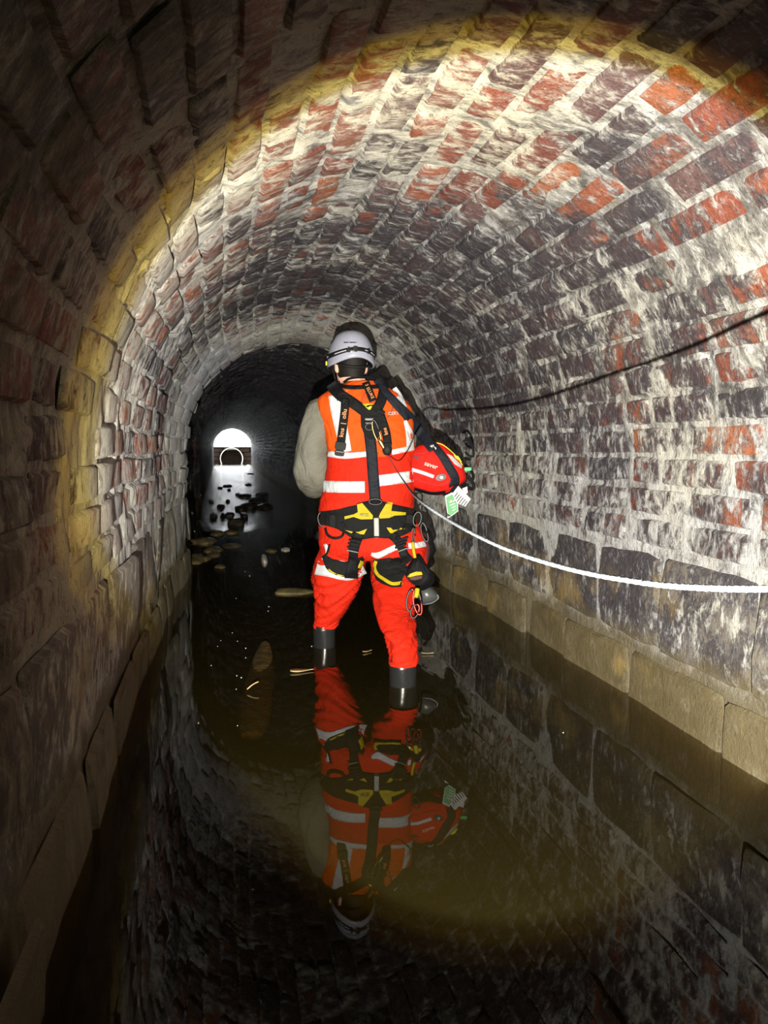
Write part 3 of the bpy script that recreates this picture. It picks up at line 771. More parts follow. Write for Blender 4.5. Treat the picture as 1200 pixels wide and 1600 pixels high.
def hband(name, p0, p1, th0, th1, k, mat, par, n=48, wav=0.):
    V = []; 
    for i in range(n):
        th = th0+(th1-th0)*i/(n-1)
        for q in (0, .5, 1): V.append(hpt(th, p0+(p1-p0)*q+wav*math.sin(th*1.)**2, k))
    for i in range(n):
        th = th0+(th1-th0)*i/(n-1)
        for q in (0, .5, 1): V.append(hpt(th, p0+(p1-p0)*q+wav*math.sin(th*1.)**2, k-.03))
    return mk(name, V, slab(n, 3), mat, par)
band = hband('headlamp_strap', .135, .225, 0, 2*math.pi, 1.03, DARKP, helmet)
for a0, a1 in ((-150, -118), (-72, -60), (-52, -30), (150, 180)):
    hband('strap_stripe', .165, .185, math.radians(a0), math.radians(a1), 1.045, CARDW, band, 10)
for a, wdt in ((-97, 7), (-112, 3), (-62, 4)):
    c = hpt(math.radians(a), .18, 1.04); o = Vector((c.x-Hc.x, c.y-Hc.y, 0)).normalized()
    reg(mk('strap_buckle', *box(c, ZV.cross(o), ZV, o, wdt*.0016, .013, .005), DARKP, band))
lettering('logo', 'PZ', 551, 550, 5.5, 0, [shell_o]+[o for o in COL.objects if o.name.startswith('strap_buckle')], CARDW, band, .006)
c = hpt(math.pi/2, .26, 1.10); lamp = mk('headlamp', *box(c, HR, ZV, HF, .033, .022, .02), DARKP, helmet)
mk('lamp_glass', *box(c+HF*.021, HR, ZV, HF, .022, .015, .004), CARDW, lamp)
ribbon('recessed_tab', [(537, 535), (548, 535), (558, 535)], 1.6, [shell_o], DARKP, helmet, .0015, .002, 8, 3)
ribbon('moulded_ridge', [(541, 519), (543, 528), (546, 536), (556, 536), (559, 528), (559, 520)], 1.0, [shell_o], SHELLW, helmet, .003, .004, 16, 3, 0)
for k in range(3):
    ribbon('vent', [(517+k*2.3, 537-k*2.), (520+k*1.8, 531-k*2.), (521.5+k*1.5, 526-k*1.5)], 1.5, [shell_o], DARKP, helmet, .0015, .002, 8, 3)
for sx in (-1, 1):
    mk('chin_strap', *tube([hp(.093*sx, -.03, .0), hp(.084*sx, .005, -.05), hp(.066*sx, .03, -.095), hp(.03*sx, .055, -.135), hp(0, .06, -.142)], .005, 6, 16), DARKP, helmet)
    mk('chin_strap', *tube([hp(.095*sx, .06, -.0), hp(.082*sx, .035, -.045), hp(.068*sx, .03, -.09)], .005, 6, 10), DARKP, helmet)
mk('strap_clip', *box(Q(510, 568, .1), RV, FV, ZV, .004, .01, .010), YELLOWP, helmet)
mk('neck_strap', *tube([hp(-.09, -.04, -.01), hp(-.05, -.093, -.03), hp(0, -.108, -.035), hp(.05, -.093, -.03), hp(.09, -.04, -.01)], .007, 6, 20), DARKP, helmet)

# ------------------------------------------------------------------ full body harness
harness = empty('harness', Q(580, 812, -.12), 'black full body harness with yellow belt pads worn over the vest', 'harness')
HT = VT+[jacket]
def web(name, pts, w, mat=BLACK, par=None, lift=.010, tg=None, n=26, **kw): return reg(ribbon(name, pts, w, tg or HT, mat, par or harness, lift, .0035, n, **kw))
S1 = web('back_strap', [(576, 668), (580, 700), (583, 740), (587, 790)], 17.5, NAVY, lift=.012)
S2 = web('shoulder_strap', [(517, 599), (522, 606), (533, 618), (552, 630), (572, 645)], [18, 20, 18, 17, 16], lift=.013, smooth=5)
S3 = web('shoulder_strap', [(592, 590), (599, 604), (597, 622), (589, 640), (580, 655)], [10, 15, 16, 16, 15], lift=.014, smooth=5)
web('neck_strap', [(528, 602), (545, 605), (568, 605), (592, 604)], 6.5, lift=.015)
web('collar_edge', [(537, 598), (545, 592), (560, 589.5), (575, 590), (584, 594)], 4, lift=.012)
web('chest_strap', [(524, 598), (530, 612), (533, 625)], 13, lift=.010)
S4 = web('shoulder_strap', [(571, 597), (576, 609), (583, 627)], 12, lift=.018)
S5 = web('shoulder_strap', [(540, 622), (538, 648), (535, 672), (532, 697)], 13.5, lift=.018)
S6 = web('shoulder_strap', [(592, 640), (597, 655), (603, 676), (606, 694)], [12, 13, 14, 13], lift=.018)
lettering('strap_lettering', 'kns  |  ollu', 536.2, 661, 9.4, -82, [S5], ORINK, S5, .002, sx=1.12)
lettering('strap_lettering', '3', 573, 601.5, 7, 68, [S4], ORINK, S4, .002)
lettering('strap_lettering', 'ELUKE', 578.5, 614, 6.8, 64, [S4], ORINK, S4, .002)
lettering('strap_lettering', 'kns', 602.3, 674, 8.5, 253, [S6], ORINK, S6, .002)
lettering('strap_lettering', 'S', 541, 611, 6, 75, HT+[S2], ORINK, S2, .012)
dp_ = reg(patch('dorsal_pad', [(563, 640), (575, 633), (592, 632), (598, 648), (596, 668), (592, 684), (578, 687), (570, 681), (564, 666)], HT, PAD, harness, .022, .012))
patch('yellow_patch', [(566, 631), (583.5, 631), (578.5, 640), (576, 640)], [dp_, S2, S3]+HT, YELLOWP, dp_, .006, .002)
def buckle(x, y, wx, hy, tg, mat=DARKP, par=None, rot=0., lift=.012, hz=.007, name='buckle'):
    v, d = cast(x, y, tg); c = CAM+v*((d or 3.1)-lift); r = math.radians(rot); px = d/FPX if d else .003
    a = RV*math.cos(r)+ZV*math.sin(r); b = -RV*math.sin(r)+ZV*math.cos(r)
    return reg(mk(name, *box(c, a, b, FV, wx*px/2, hy*px/2, hz), mat, par or harness))
buckle(532, 697, 17, 13, HT+[S5], rot=-8, lift=.022); b2 = buckle(530.5, 708, 15, 9, HT, rot=-8)
buckle(531, 706, 13, 1.5, HT, STEEL, b2, -8, .022, .002, 'buckle_bar')
buckle(595, 644, 13, 6, HT+[S3], PAD, rot=-15, lift=.02, name='strap_keeper')
buckle(566, 612, 1, 1, HT, STEEL, rot=0, name='rivet')
# dorsal ring
def loop(cx, cy, rx, ry, tg, rpx, mat, par, name, lift=.02, rot=0., n=28, gap=None):
    v, d = cast(cx, cy, tg); d = (d or 3.1)-lift; P = []
    r = math.radians(rot)
    for i in range(n):
        a = 2*math.pi*i/n; u, w_ = rx*math.cos(a), ry*math.sin(a)
        P.append(CAM+ray(cx+u*math.cos(r)-w_*math.sin(r), cy+u*math.sin(r)+w_*math.cos(r))*d)
    return reg(mk(name, *tube(P, rpx*d/FPX, 8, closed=True), mat, par))
loop(577, 667, 6, 5, [dp_], .9, STEEL, harness, 'dorsal_ring', .006)
buckle(577, 655, 14, 4, [dp_], GUNM, harness, 0, .006, .004, 'dorsal_bracket'); buckle(577, 661, 12, 2, [dp_], GUNM, harness, 0, .006, .003, 'dorsal_bracket')
# belt and its pads
TB = VT+TT
belt = reg(ribbon('waist_belt', [(500, 809), (513, 810), (527, 811), (544, 813), (560, 815), (585, 811), (605, 814), (622, 814), (640, 812), (650, 812)], [20, 24, 30, 44, 57, 59, 55, 50, 38, 26], TB, PAD, harness, .020, .014, 40, 9, 4))
def z5(*P): return [(470+x/5.217, 770+y/5.217) for x, y in P]
pads = [z5((355, 193), (430, 176), (465, 158), (458, 95), (500, 83), (588, 185), (585, 215), (490, 217), (430, 197), (358, 216)), z5((636, 195), (648, 165), (705, 73), (748, 80), (738, 148), (857, 160), (855, 181), (765, 186), (720, 205), (645, 210)),
        z5((360, 303), (425, 318), (412, 330)), z5((445, 320), (475, 318), (540, 293), (515, 340), (478, 337)), z5((698, 283), (735, 285), (750, 303), (795, 300), (745, 330), (728, 328)), z5((800, 300), (815, 285), (850, 278), (845, 295))]
for p in pads: reg(patch('belt_pad', p, [belt], YELLOW, belt, .004, .003, step=4))
BP = [o for o in COL.objects if o.name.startswith('belt_pad')]
lettering('logo', 'PETZL', 569.5, 804.6, 6.2, 2, BP, INK, belt, .003, shear=.2, sx=.85); lettering('logo', 'ASTRO', 605, 802.5, 5.2, 5, BP, plain('faint_print', (.30, .25, .02), .6), belt, .003, sx=.95)
ribbon('belt_webbing', z5((615, 205), (617, 290), (618, 368)), 7.6, [belt]+TT, plain('grey_webbing', (.32, .33, .34), .7), belt, .006, .003, 10)
loop(586.5, 784, 10, 4.5, [belt]+HT, 1.2, GUNM, harness, 'belt_ring', .022)
ribbon('belt_seam', z5((350, 240), (440, 265), (560, 275), (610, 275), (700, 265), (850, 235)), 1.2, [belt], NAVY, belt, .004, .002, 24, 2)
loop(504, 812, 7, 11.5, TB, 1.4, GUNM, harness, 'side_ring', .02, -12); loop(652, 811, 6, 11, TB, 1.3, STEEL, harness, 'side_ring', .0, 12)
buckle(520, 814, 9, 20, TB+[belt], BLACK, lift=.02); buckle(640, 812, 11, 16, TB+[belt], BLACK, lift=.02)
web('gear_loop', [(508, 825), (512, 836), (522, 841), (534, 838), (538, 826), (534, 816)], 4, tg=TT+[belt], lift=.022)
web('gear_loop', [(628, 826), (638, 820), (648, 822)], 4, tg=TT+[belt], lift=.022)
# leg loops
for pts, w in (([(505, 868), (520, 884), (545, 889), (569, 873)], [6, 22, 24, 9]),):
    legpad = reg(ribbon('leg_loop', pts, w, TT, PAD, harness, .016, .010, 26, 7, 3))
reg(ribbon('leg_loop_edging', [(509, 886), (522, 896), (538, 901)], 2.4, TT, YELLOW, legpad, .018, .004, 14)); ribbon('leg_loop_edging', [(562, 888), (564, 882), (566, 877)], 6, TT+[legpad], YELLOW, legpad, .018, .004, 8)
web('leg_strap', [(552, 858), (552, 872), (550, 888), (549, 904)], [14, 15, 18, 22], tg=TT+[legpad, belt], lift=.016, smooth=4)
web('leg_riser', [(561, 834), (556, 846), (552, 860)], 17, tg=TT+[belt], lift=.014)
for k in range(3): buckle(551.5+k*1.4, 856-k*5.6, 19, 3.6, TT, BLACK, rot=-10, lift=.026)
buckle(550.5, 861.5, 19, 2, TT, STEEL, rot=-12, lift=.024, hz=.004, name='buckle_bar')
rp = reg(patch('leg_loop', z5((588, 552), (720, 530), (838, 552), (880, 620), (830, 700), (820, 768), (740, 770), (660, 742), (612, 708), (590, 650)), TT, PAD, harness, .018, .012))
reg(ribbon('leg_loop_edging', z5((612, 556), (600, 610), (625, 665), (680, 705), (745, 740), (828, 733)), 5.2, [rp]+TT, YELLOW, rp, .004, .003, 26))
web('leg_riser', [(612, 836), (619, 842), (628, 856)], 14, tg=TT+[belt], lift=.016); web('leg_strap', [(628, 856), (632, 868), (640, 878)], [13, 15, 16], tg=TT+[rp], lift=.022)
for k in range(3): buckle(626+k*1.5, 853-k*5.2, 19, 3.6, TT, BLACK, rot=20, lift=.03)
buckle(630, 859, 18, 2, TT, STEEL, rot=20, lift=.028, hz=.004, name='buckle_bar')
reg(patch('leg_pocket', z5((725, 540), (800, 525), (860, 580), (790, 630), (735, 605)), [rp]+TT, BLACK, harness, .012, .01))
mk('side_pouch', *pillow(z5((125, 320), (160, 300), (170, 365), (150, 390), (120, 370)), .05, .04), BLACK, harness)
web('leg_strap', z5((235, 420), (215, 490), (185, 525)), 3.5, tg=TT, lift=.012, n=10)
mk('hip_pouch_shade', *pillow(z5((985, 270), (1050, 300), (1090, 420), (1100, 480), (1040, 560), (1000, 520), (975, 400)), .06, .06), BLACK, harness)  # black pouch whose bulk also stands in for the shadow at the hip
web('hip_strap', z5((1005, 370), (1035, 430), (1035, 490), (1028, 550)), 4.5, plain('maroon_webbing', (.10, .016, .022), .7), tg=[o for o in COL.objects if False] or TT, lift=.03, n=12)

# ------------------------------------------------------------------ things hanging from the harness
def biner(P, r, matb, matg, name, label, group=None):
    c = sum((Vector(p) for p in P), Vector())/len(P)
    root = empty(name, c, label, 'carabiner', group); k = max(2, len(P)*2//3)
    Pc = [Vector(p) for p in catmull([tuple(p) for p in P+[P[0]]], 33)]
    mk('body', *tube(Pc[:24], r, 8), matb, root); mk('gate', *tube(Pc[23:33], r*1.15, 8), matg, root); return root
def px_ring(cx, cy, rx, ry, dist, rot=0., n=12, tilt=.0):
    r = math.radians(rot); P = []
    for i in range(n):
        a = 2*math.pi*i/n; u, w_ = rx*math.cos(a), ry*math.sin(a)*(1+.12*math.cos(a))
        P.append(CAM+ray(cx+u*math.cos(r)-w_*math.sin(r), cy+u*math.sin(r)+w_*math.cos(r))*(dist+tilt*math.cos(a)))
    return P
_, dd = cast(585, 675, [dp_]+HT)
biner(px_ring(588, 674, 4.5, 18, dd-.03, -17), .0035, GOLD, STEEL, 'carabiner', 'gold and steel connector clipped to the ring between the shoulder blades')
sw = empty('swivel', CAM+ray(599, 697)*(dd-.03), 'small brass swivel between the upper back connector and the rope end', 'swivel')
mk('barrel', *limb([(CAM+ray(591, 686)*(dd-.03), .006), (CAM+ray(594, 690)*(dd-.03), .010), (CAM+ray(598, 697)*(dd-.03), .009), (CAM+ray(602, 704)*(dd-.03), .006)], n=12, k=12), GOLD, sw)
mk('eye', *tube(px_ring(602, 706, 4, 4, dd-.03), .0025, 6, closed=True), STEEL, sw)
_, d2 = cast(640, 850, TT+[belt]); d2 = d2-.05
biner(px_ring(663, 832, 4.5, 15, d2, -14), .0042, GUNM, STEEL, 'carabiner', 'grey carabiner hanging at the right end of the waist belt')
biner(px_ring(646, 836, 2.6, 11, d2-.02, -3), .003, STEEL, GUNM, 'carabiner', 'slim steel carabiner above the yellow sling')
sl = mk('sling', *tube([CAM+ray(645, 847)*(d2-.02), CAM+ray(646, 858)*(d2-.025), CAM+ray(648.5, 872)*(d2-.03)], .0075, 8, 8), YELLOW, loc=CAM+ray(646, 860)*d2); tag(sl, 'short yellow sling hanging over the black tool pouch', 'sling')
pouch = empty('tool_pouch', Q(655, 915, -.20), 'black tool pouch with a yellow arc hanging on the right thigh of the person', 'pouch')
pb = reg(mk('body', *pillow(z5((900, 555), (960, 495), (1015, 570), (1085, 680), (1078, 745), (1000, 795), (900, 795), (845, 740), (832, 690), (855, 620)), -.16, .07), BLACK, pouch))
reg(patch('yellow_arc', z5((866, 684), (890, 660), (940, 643), (985, 645), (992, 668), (940, 675), (880, 690)), [pb], YELLOW, pouch, .004, .003)); patch('pocket_slot', z5((862, 692), (930, 682), (990, 676), (985, 700), (930, 712), (870, 708)), [pb], plain('dark_red_lining', (.05, .012, .01), .7), pouch, .003, .002)
ribbon('seam', z5((905, 600), (950, 570), (1010, 600), (1050, 660)), 1.2, [pb], NAVY, pouch, .003, .002, 14, 2)
dry = empty('dry_bag', Q(670, 935, -.02), 'pointed dark grey dry bag showing behind the tool pouch', 'bag')
db = reg(mk('body', *pillow(z5((960, 780), (1040, 760), (1120, 825), (1126, 868), (1060, 908), (985, 915), (950, 860)), -.02, .06), plain('dark_grey_coated_fabric', (.05, .055, .06), .35), dry))
ribbon('edge_piping', z5((985, 908), (1060, 900), (1118, 862), (1112, 832)), 1.5, [db], plain('grey_piping', (.25, .27, .29), .4), dry, .004, .003, 14, 2)
d3 = d2-.12
biner(px_ring(641, 938, 5.5, 17, d3, 8), .0042, STEEL, REDM, 'carabiner', 'steel carabiner with red gate hanging below the tool pouch')
biner(px_ring(652, 941, 6, 20, d3-.02, -10), .0042, REDM, STEEL, 'carabiner', 'red carabiner crossing the steel one below the tool pouch')
biner(px_ring(648, 955, 6, 11, d3-.035, 20), .0038, GUNM, REDM, 'carabiner', 'small dark carabiner lowest in the bunch under the tool pouch')
s2 = mk('sling', *tube([CAM+ray(652, 920)*(d3-.03), CAM+ray(651.5, 926)*(d3-.035), CAM+ray(650, 933)*(d3-.03)], .011, 8, 8), YELLOW, loc=CAM+ray(651, 926)*d3); tag(s2, 'yellow tab between the carabiners under the tool pouch', 'sling')

# ------------------------------------------------------------------ red bag on its shoulder strap
bag = empty('shoulder_bag', Q(690, 775, .03), 'red rescue bag with black straps and lettering worn at the right hip', 'bag')
bo = [(636, 712), (650, 698), (664, 693), (678, 689), (693, 693), (710, 708), (722, 722), (727, 738), (728, 750), (718, 759), (711, 767), (700, 772), (682, 774), (660, 768), (640, 760), (632, 740)]
bb = reg(mk('body', *pillow(bo, .02, .085, 11, 2.6), BAGRED, bag))
BT = [bb]
bs = reg(ribbon('bag_strap', [(675, 693), (690, 711), (703, 732), (711, 748), (707, 762), (693, 775)], [12, 13, 14, 14, 15, 12], BT, NAVY, bag, .005, .004, 30, 5, 3))
ribbon('piping', [(638, 759), (655, 766), (676, 771), (696, 769)], 5, BT, BLACK, bag, .005, .006, 20)
ribbon('reflective_strip', [(643, 733.5), (660, 738.5), (678, 745)], 5.4, BT, plain('dull_silver_tape', (.50, .46, .54), .5), bag, .004, .003, 12)
patch('white_flash', [(698, 709), (706, 712), (722, 728), (721, 732), (710, 725)], BT, CARDW, bag, .004, .002); patch('lime_flash', [(709, 711), (716, 713), (722, 722), (718, 720), (712, 716)], BT, LIMEINK, bag, .0045, .002)
ribbon('yellow_piping', [(674, 690.5), (690, 694), (704, 704), (716, 716), (722.5, 727)], 1.4, BT, LIMEINK, bag, .005, .004, 20, 3)
vt = reg(patch('vent_eyelet', [(689+8.5*math.cos(a)*math.cos(-.25)-5*math.sin(a)*math.sin(-.25), 746+8.5*math.cos(a)*math.sin(-.25)+5*math.sin(a)*math.cos(-.25)) for a in np.linspace(0, 2*math.pi, 17)[:-1]], BT, GUNM, bag, .004, .003)); patch('eyelet_screw', [(690+3*math.cos(a), 746+2.6*math.sin(a)) for a in np.linspace(0, 6.28, 9)[:-1]], [vt], GREYINK, bag, .003, .002)
lettering('lettering', 'saver', 673.5, 727, 9.6, 19, BT, PINKINK, bag, .004, sx=1.05); lettering('lettering', 'zer', 651.5, 714, 10.5, 12, BT, INK, bag, .004, shear=.15)
ribbon('seam', [(645, 746), (660, 752), (672, 756), (690, 758), (705, 748)], .9, BT, plain('dark_red_thread', (.25, .01, .01), .7), bag, .003, .002, 20, 2); ribbon('flap_edge', [(644, 703), (656, 708), (664, 707), (670, 700)], 1.4, BT, plain('dark_red_edge', (.28, .012, .012), .7), bag, .004, .003, 16, 2)
ribbon('strap_keeper', [(664, 692), (672, 699), (681, 701)], 4, BT, BLACK, bag, .007, .004, 10); ribbon('white_tab', [(667, 692), (672, 696), (676, 698)], 3, BT+[bs], CARDW, bag, .011, .003, 8); ribbon('white_tab', [(676, 695), (680, 699), (681, 702)], 2.2, BT+[bs], CARDW, bag, .012, .003, 8)
mk('handle_and_shadow', *tube([Q(725, 742, .03), Q(733, 747, .02), Q(740, 757, .02), Q(739, 764, .02), Q(733, 762, .03), Q(727, 756, .03)], .008, 8, 20), BLACK, bag)
mk('handle_and_shadow', *tube([Q(724, 690, .14), Q(731, 686, .13), Q(738, 698, .12), Q(740, 712, .12), Q(733, 712, .12), Q(727, 706, .13)], .006, 8, 20), BLACK, bag)  # dark loop modelled in place of the handle's cast shadow
mk('pull_tab', *box(Q(731, 733, .0), RV, ZV, FV, .017, .0085, .003), GREENP, bag)
reg(ribbon('shoulder_sling', [(588, 593), (602, 612), (620, 632), (640, 653), (660, 680), (677, 703)], [11, 12, 14, 16, 17, 14], HT+BT, NAVY, bag, .020, .005, 40, 5, 8))
def card(name, poly, label, mat, d):
    V = [Q(x, y, d) for x, y in poly]+[Q(x, y, d+.0015) for x, y in poly]; n = len(poly)
    c = sum(V, Vector())/len(V)
    o = mk(name, V, [tuple(range(n)), tuple(range(n, 2*n))[::-1]]+[(i, i+n, (i+1) % n+n, (i+1) % n) for i in range(n)], mat, loc=c, smooth=False)
    tag(o, label, 'tag'); reg(o); return o
def z6(*P): return [(620+x/7.5, 640+y/7.5) for x, y in P]
c0 = card('inspection_tag', z6((765, 925), (825, 900), (832, 975), (800, 1000)), 'small white tag end behind the two inspection cards', CARDW, -.055)
c1 = card('inspection_tag', z6((720, 893), (868, 1048), (802, 1138), (690, 1090), (650, 985)), 'white inspection card with dark lines hanging from the red bag', CARDW, -.07)
for k in range(6): patch('printed_line', [(714.5+k*3.0+q[0], 769.5+k*2.6+q[1]) for q in ((0, 0), (1.1, 1.0), (-6.0, 10), (-7.1, 9))], [c1], INK, c1, .0012, .0006)
lettering('printed_number', '1', 713.7, 768.3, 5, -40, [c1], INK, c1, .0012)
c2 = card('inspection_tag', z6((563, 1010), (650, 968), (716, 1098), (720, 1190), (640, 1250), (592, 1212)), 'green and white inspection card hanging below the red bag', CARDW, -.085)
patch('green_panel', z6((577, 1030), (650, 992), (705, 1100), (712, 1185), (632, 1243), (600, 1210)), [c2], CARDG, c2, .001, .0006); 
for k, (x0, x1) in enumerate(((612, 680), (618, 680), (640, 690), (650, 690))):
    y = (1068, 1118, 1148, 1180)[k]; h = (26, 12, 10, 10)[k]; patch('printed_box', z6((x0, y), (x1, y-25), (x1+4, y-25+h), (x0+4, y+h)), [c2], CARDW, c2, .0022, .0006)
patch('printed_box', z6((640, 1062), (672, 1050), (674, 1056), (642, 1070)), [c2], INK, c2, .003, .0006); patch('printed_dot', z6((616, 1068), (628, 1062), (632, 1074), (620, 1080)), [c2], REDM, c2, .003, .0006)
c3 = card('inspection_tag', z6((590, 1255), (640, 1245), (585, 1290)), 'small white corner below the green inspection card', CARDW, -.07)

# ------------------------------------------------------------------ white safety line
rp0 = CAM+ray(605, 710)*(dd-.035)
RP = [rp0, aty(620, 735, 2.5), aty(632, 753, 1.75), Vector((.3018, 1.0416, .9190)), Vector((.2822, .8311, .9065)), Vector((.2755, .6489, .8985)), Vector((.2756, .5110, .8999)), Vector((.2773, .4111, .9073)), Vector((.2821, .3495, .9153)), Vector((.2944, .3018, .9245)),
      Vector((.3093, .2667, .9365)), Vector((.3124, .2044, .9489)), Vector((.315, .0, .975)), Vector((.33, -.30, 1.02))]
rope = empty('safety_line', rp0, 'white braided safety line running from the back of the harness towards the viewer', 'rope')
Pn = [Vector(p) for p in catmull([tuple(p) for p in RP], 420)]
V, F = tube(Pn, .0020, 10)
for i in range(len(Pn)):
    for j in range(10):
        k = i*10+j; V[k] = Pn[i]+(V[k]-Pn[i])*(1+.10*math.sin(i*1.9+j*1.2566))
mk('line', V, F, ROPEM, rope)
kn = ball(CAM+ray(605, 703)*(dd-.03), .024, sx=.95, sy=.55, sz=1.1); mk('end_cover', *kn, DARKP, rope)
mk('cover_clip', *box(CAM+ray(606, 695)*(dd-.03), RV, ZV, FV, .019, .008, .008), BLACK, rope)

# ------------------------------------------------------------------ stones, wood and leaves in the stream
def stone(px, py, wpx, hgt, dep, label, mat=ROCKD, group=None, z=0., seed=None, name='stone', rz=None):
    p = atz(px, py, z); sc = (p-CAM).length/FPX; wx = wpx*sc/2
    bm = bmesh.new(); bmesh.ops.create_icosphere(bm, subdivisions=3, radius=1); sd = random.uniform(0, 90) if seed is None else seed
    a = random.uniform(0, 3) if rz is None else rz
    for v in bm.verts:
        k = 1+.28*mnoise.noise(v.co*1.2+Vector((sd, 0, 0)))+.10*mnoise.noise(v.co*3.5+Vector((0, sd, 0)))
        c = v.co*k; c.z = math.copysign(abs(c.z)**.8, c.z)
        v.co = (c.x*wx, c.y*dep/2, c.z*hgt)
    me = bpy.data.meshes.new(name); bm.to_mesh(me); bm.free(); me.shade_smooth(); me.materials.append(mat)
    o = bpy.data.objects.new(name, me); o.location = p; o.rotation_euler = (random.uniform(-.06, .06), random.uniform(-.06, .06), 0); COL.objects.link(o)
    return tag(o, label, 'stone', group)
riffle = []
for px, py, wp in [(356, 760, 14), (344, 763, 8), (345, 793, 12), (359, 805, 14), (348, 808, 8), (381, 806, 12), (382, 776, 20), (376, 795, 20), (390, 791, 26), (388, 758, 10), (391, 741, 10), (358, 766, 6), (356, 784, 7), (372, 773, 9), (338, 728, 7), (388, 727, 6), (402, 783, 26), (414, 793, 24), (408, 772, 20), (334, 806, 12), (330, 784, 8)]:
    riffle.append((px, py, wp))
ORD = 'nearest,second,third,fourth,fifth,sixth,seventh,eighth,ninth,tenth,eleventh,twelfth,thirteenth,fourteenth,fifteenth,sixteenth,seventeenth,eighteenth,nineteenth,twentieth,farthest'.split(',')
riffle.sort(key=lambda q: -q[1])
for k, (px, py, wp) in enumerate(riffle):
    side = 'towards the wall behind the person' if px > 375 else ('along the other wall' if px < 350 else 'in mid-stream')
    stone(px, py, wp, .030+.0012*wp, .35+random.random()*.3, ORD[k]+(' from the near edge' if 0 < k < 20 else '')+' of the dark riffle stones, '+side, ROCKD, 'dark stones in the glittering riffle')
stone(370, 818, 24, .075, .3, 'largest dark stone at the near edge of the glittering riffle', ROCKD)
for px, py, wp, h, d_, z_, lab in [(364, 857, 40, .045, .42, -.03, 'broad rounded brown stone lying just under the water'), (362, 834, 24, .05, .35, -.02, 'brown stone between the broad rounded one and the riffle'), (339, 835, 22, .045, .35, -.01, 'low brown stone at the back of the silted pile'),
                               (319, 847, 38, .05, .5, -.012, 'long flat brown slab at the back of the pile by the wall'), (333, 862, 28, .045, .35, -.015, 'angular brown stone in the middle of the silted pile'), (335, 871, 24, .04, .3, -.02, 'small brown stone in front of the angular one'),
                               (304, 877, 34, .045, .4, -.01, 'rough brown stone in the pile next to the wall'), (289, 889, 22, .04, .3, -.01, 'brown stone touching the wall at the near end of the pile'), (344, 889, 20, .035, .2, -.02, 'lone small brown stone in front of the silted pile'), (321, 875, 18, .035, .25, -.012, 'small brown stone between the rough one and the angular one')]:
    stone(px, py, wp, h, d_, lab, ROCKB, None, z_)
stone(413, 876, 9, .05, .34, 'narrow pale stone gleaming above the water', ROCKP); stone(424, 861, 17, .022, .16, 'small flat brown pebble behind the gleaming stone', ROCKB); stone(446, 859, 14, .022, .2, 'small grey pebble beside the flat brown one', ROCKP)
stone(461, 926, 66, .03, .17, 'long flat stone just awash beside the left leg', ROCKB, z=-.004)
# sunken board with fine ridges, tip out of the water
a0 = atz(415, 1003, .012); a1 = atz(393, 1150, -.075); ax = (a1-a0); L = ax.length; ax.normalize(); sx_ = ax.cross(ZV).normalized(); ux = sx_.cross(ax)
prof = [(0, .006, .006), (.06, .024, .014), (.22, .046, .022), (.5, .062, .028), (.75, .066, .030), (.92, .054, .026), (1., .04, .014)]
Cb = [a0+ax*(L*q) for q, r, h in prof]
log = empty('sunken_log', a0, 'tapered brown ridged log, half sunken with its wet tip out of the water', 'log')
mk('trunk', *loft(Cb, [sx_*r for q, r, h in prof], [ux*h for q, r, h in prof], n=120, k=22, p=2.2, fold=lambda u, th: .0022*math.sin(u*300)+.004*nz3(u, th, 4, 1, 2)), WOOD, log)
tw0, tw1 = atz(386, 1077, .012), atz(404, 1065, .035)
tw = mk('twig', *tube([tw0, (tw0+tw1)/2+ZV*.004, tw1], .0028, 6, 8), LEAFM, loc=tw0); tag(tw, 'thin pale twig lying across the sunken log', 'twig')
def leaf(px, py, L, W, rz, label):
    c = atz(px, py, .004); V = []; a = Vector((math.cos(rz), math.sin(rz), 0)); b = Vector((-math.sin(rz), math.cos(rz), 0)); n = 9
    for i in range(n):
        t = i/(n-1); wd = W*(math.sin(math.pi*min(1, t*1.0+.12))**.8)*(1-t*.75)
        for q in (-1, 0, 1): V.append(c+a*(L*(t-.5))+b*(wd*q)+ZV*(.004-.003*(q == 0)+.01*(t-.5)**2))
    V += [v-ZV*.002 for v in V]
    o = mk('leaf', V, slab(n, 3), LEAFM, loc=c); return tag(o, label, 'leaf')
leaf(472, 1048, .105, .030, -.05, 'dry triangular leaf floating in front of the left boot')
leaf(574, 1018, .05, .012, .3, 'small dark leaf floating between the two boots'); leaf(668, 1021, .06, .012, -.3, 'small dark leaf floating beside the right boot')
# foam specks
VV = []
for px, py in [(363, 989), (371, 1002), (384, 1013), (384, 1028), (370, 1056), (377, 1059), (369, 1077), (371, 1134), (487, 1010), (345, 1001), (330, 1040), (186, 1178), (181, 1193), (255, 1102), (258, 1133), (255, 1150), (383, 893), (390, 900), (419, 955), (369, 935), (395, 1390), (340, 1010), (300, 812), (304, 830), (297, 840), (293, 850), (880, 1145), (838, 1572), (640, 1168), (310, 1130), (470, 925), (420, 948)]:
    p = atz(px, py, .0); r = (p-CAM).length/FPX*random.uniform(.6, 1.25); VV.append(ball(p, r, k=6, m=4))
fs = mk('foam_specks', *join(*VV), CARDW); tag(fs, 'tiny white foam specks floating on the dark water', 'foam', kind='stuff')

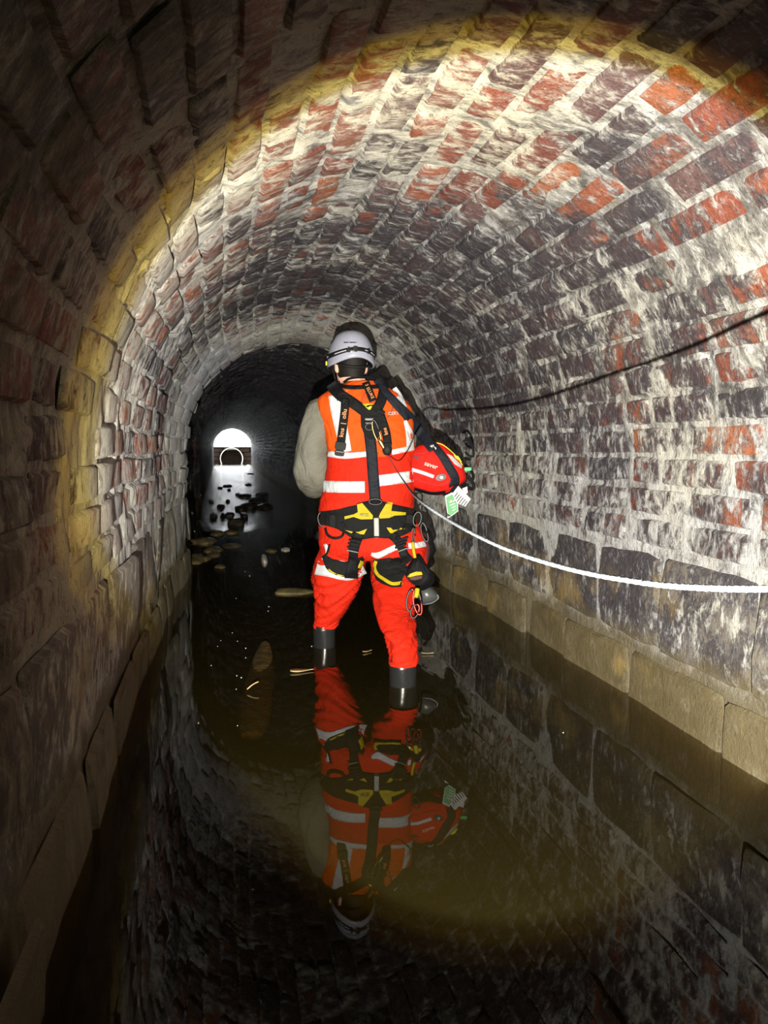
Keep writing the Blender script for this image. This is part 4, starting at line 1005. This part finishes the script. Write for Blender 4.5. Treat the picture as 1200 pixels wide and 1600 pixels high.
# ------------------------------------------------------------------ daylight end: headwall and culvert pipe
hw0 = empty('headwall', (XC, 41.3, 0), 'dark stone headwall beyond the tunnel mouth with the round pipe through it', 'wall')
PR, PC = .66, Vector((.60, 41.3, .29))
for side in (-1, 1):
    for k in range(5):
        z0 = -.4+k*.27; dzz = PC.z-(z0+.13); half = math.sqrt(max(0, (PR+.02)**2-dzz**2)); xe = PC.x+side*half; x1 = PC.x+side*3.0
        n = 4; e = np.linspace(xe, x1, n+1)
        for a, b in zip(e[:-1], e[1:]):
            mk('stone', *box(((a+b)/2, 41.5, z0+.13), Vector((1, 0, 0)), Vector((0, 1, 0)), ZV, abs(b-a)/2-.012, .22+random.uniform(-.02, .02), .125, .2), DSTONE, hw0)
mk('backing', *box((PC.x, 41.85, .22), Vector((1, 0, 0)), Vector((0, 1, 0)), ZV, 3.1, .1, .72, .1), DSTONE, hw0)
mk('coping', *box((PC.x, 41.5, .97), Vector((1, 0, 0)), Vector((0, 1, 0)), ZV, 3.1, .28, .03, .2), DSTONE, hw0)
pipe = empty('culvert_pipe', PC-ZV*PR, 'round concrete pipe with a pale rim in the headwall beyond the tunnel mouth', 'pipe')
V, F = [], []; k = 48
for (r, y) in ((PR, 40.9), (PR, 49), (PR-.04, 49), (PR-.04, 40.9)):
    for j in range(k): V.append(Vector((PC.x+r*math.cos(2*math.pi*j/k), y, PC.z+r*math.sin(2*math.pi*j/k))))
F = [(i*k+j, i*k+(j+1) % k, ((i+1) % 4)*k+(j+1) % k, ((i+1) % 4)*k+j) for i in range(4) for j in range(k)]
mk('barrel', V, F, CONC, pipe)
mk('pipe_end', [(PC.x+PR*math.cos(2*math.pi*j/k), 49.0, PC.z+PR*math.sin(2*math.pi*j/k)) for j in range(k)], [tuple(range(k))], DSTONE, pipe, smooth=False)
rail = empty('handrail', (PC.x, 42.6, 1.0), 'thin grey handrail above the headwall beyond the tunnel mouth', 'railing')
mk('rail', *tube([Vector((-.4, 42.6, 1.13)), Vector((1.5, 42.6, 1.13))], .02, 8), CONC, rail)
for x in (-.4, 1.5): mk('post', *tube([Vector((x, 42.6, 1.0)), Vector((x, 42.6, 1.14))], .02, 8), CONC, rail)
mk('trim_1', *box((PC.x, 43.3, .90), Vector((1, 0, 0)), Vector((0, 1, 0)), ZV, 3.1, 1.6, .1, .2), CONC)['kind'] = 'structure'
for o in list(COL.objects):
    if o.name == 'trim_1': o['label'] = 'pale bank behind the headwall'
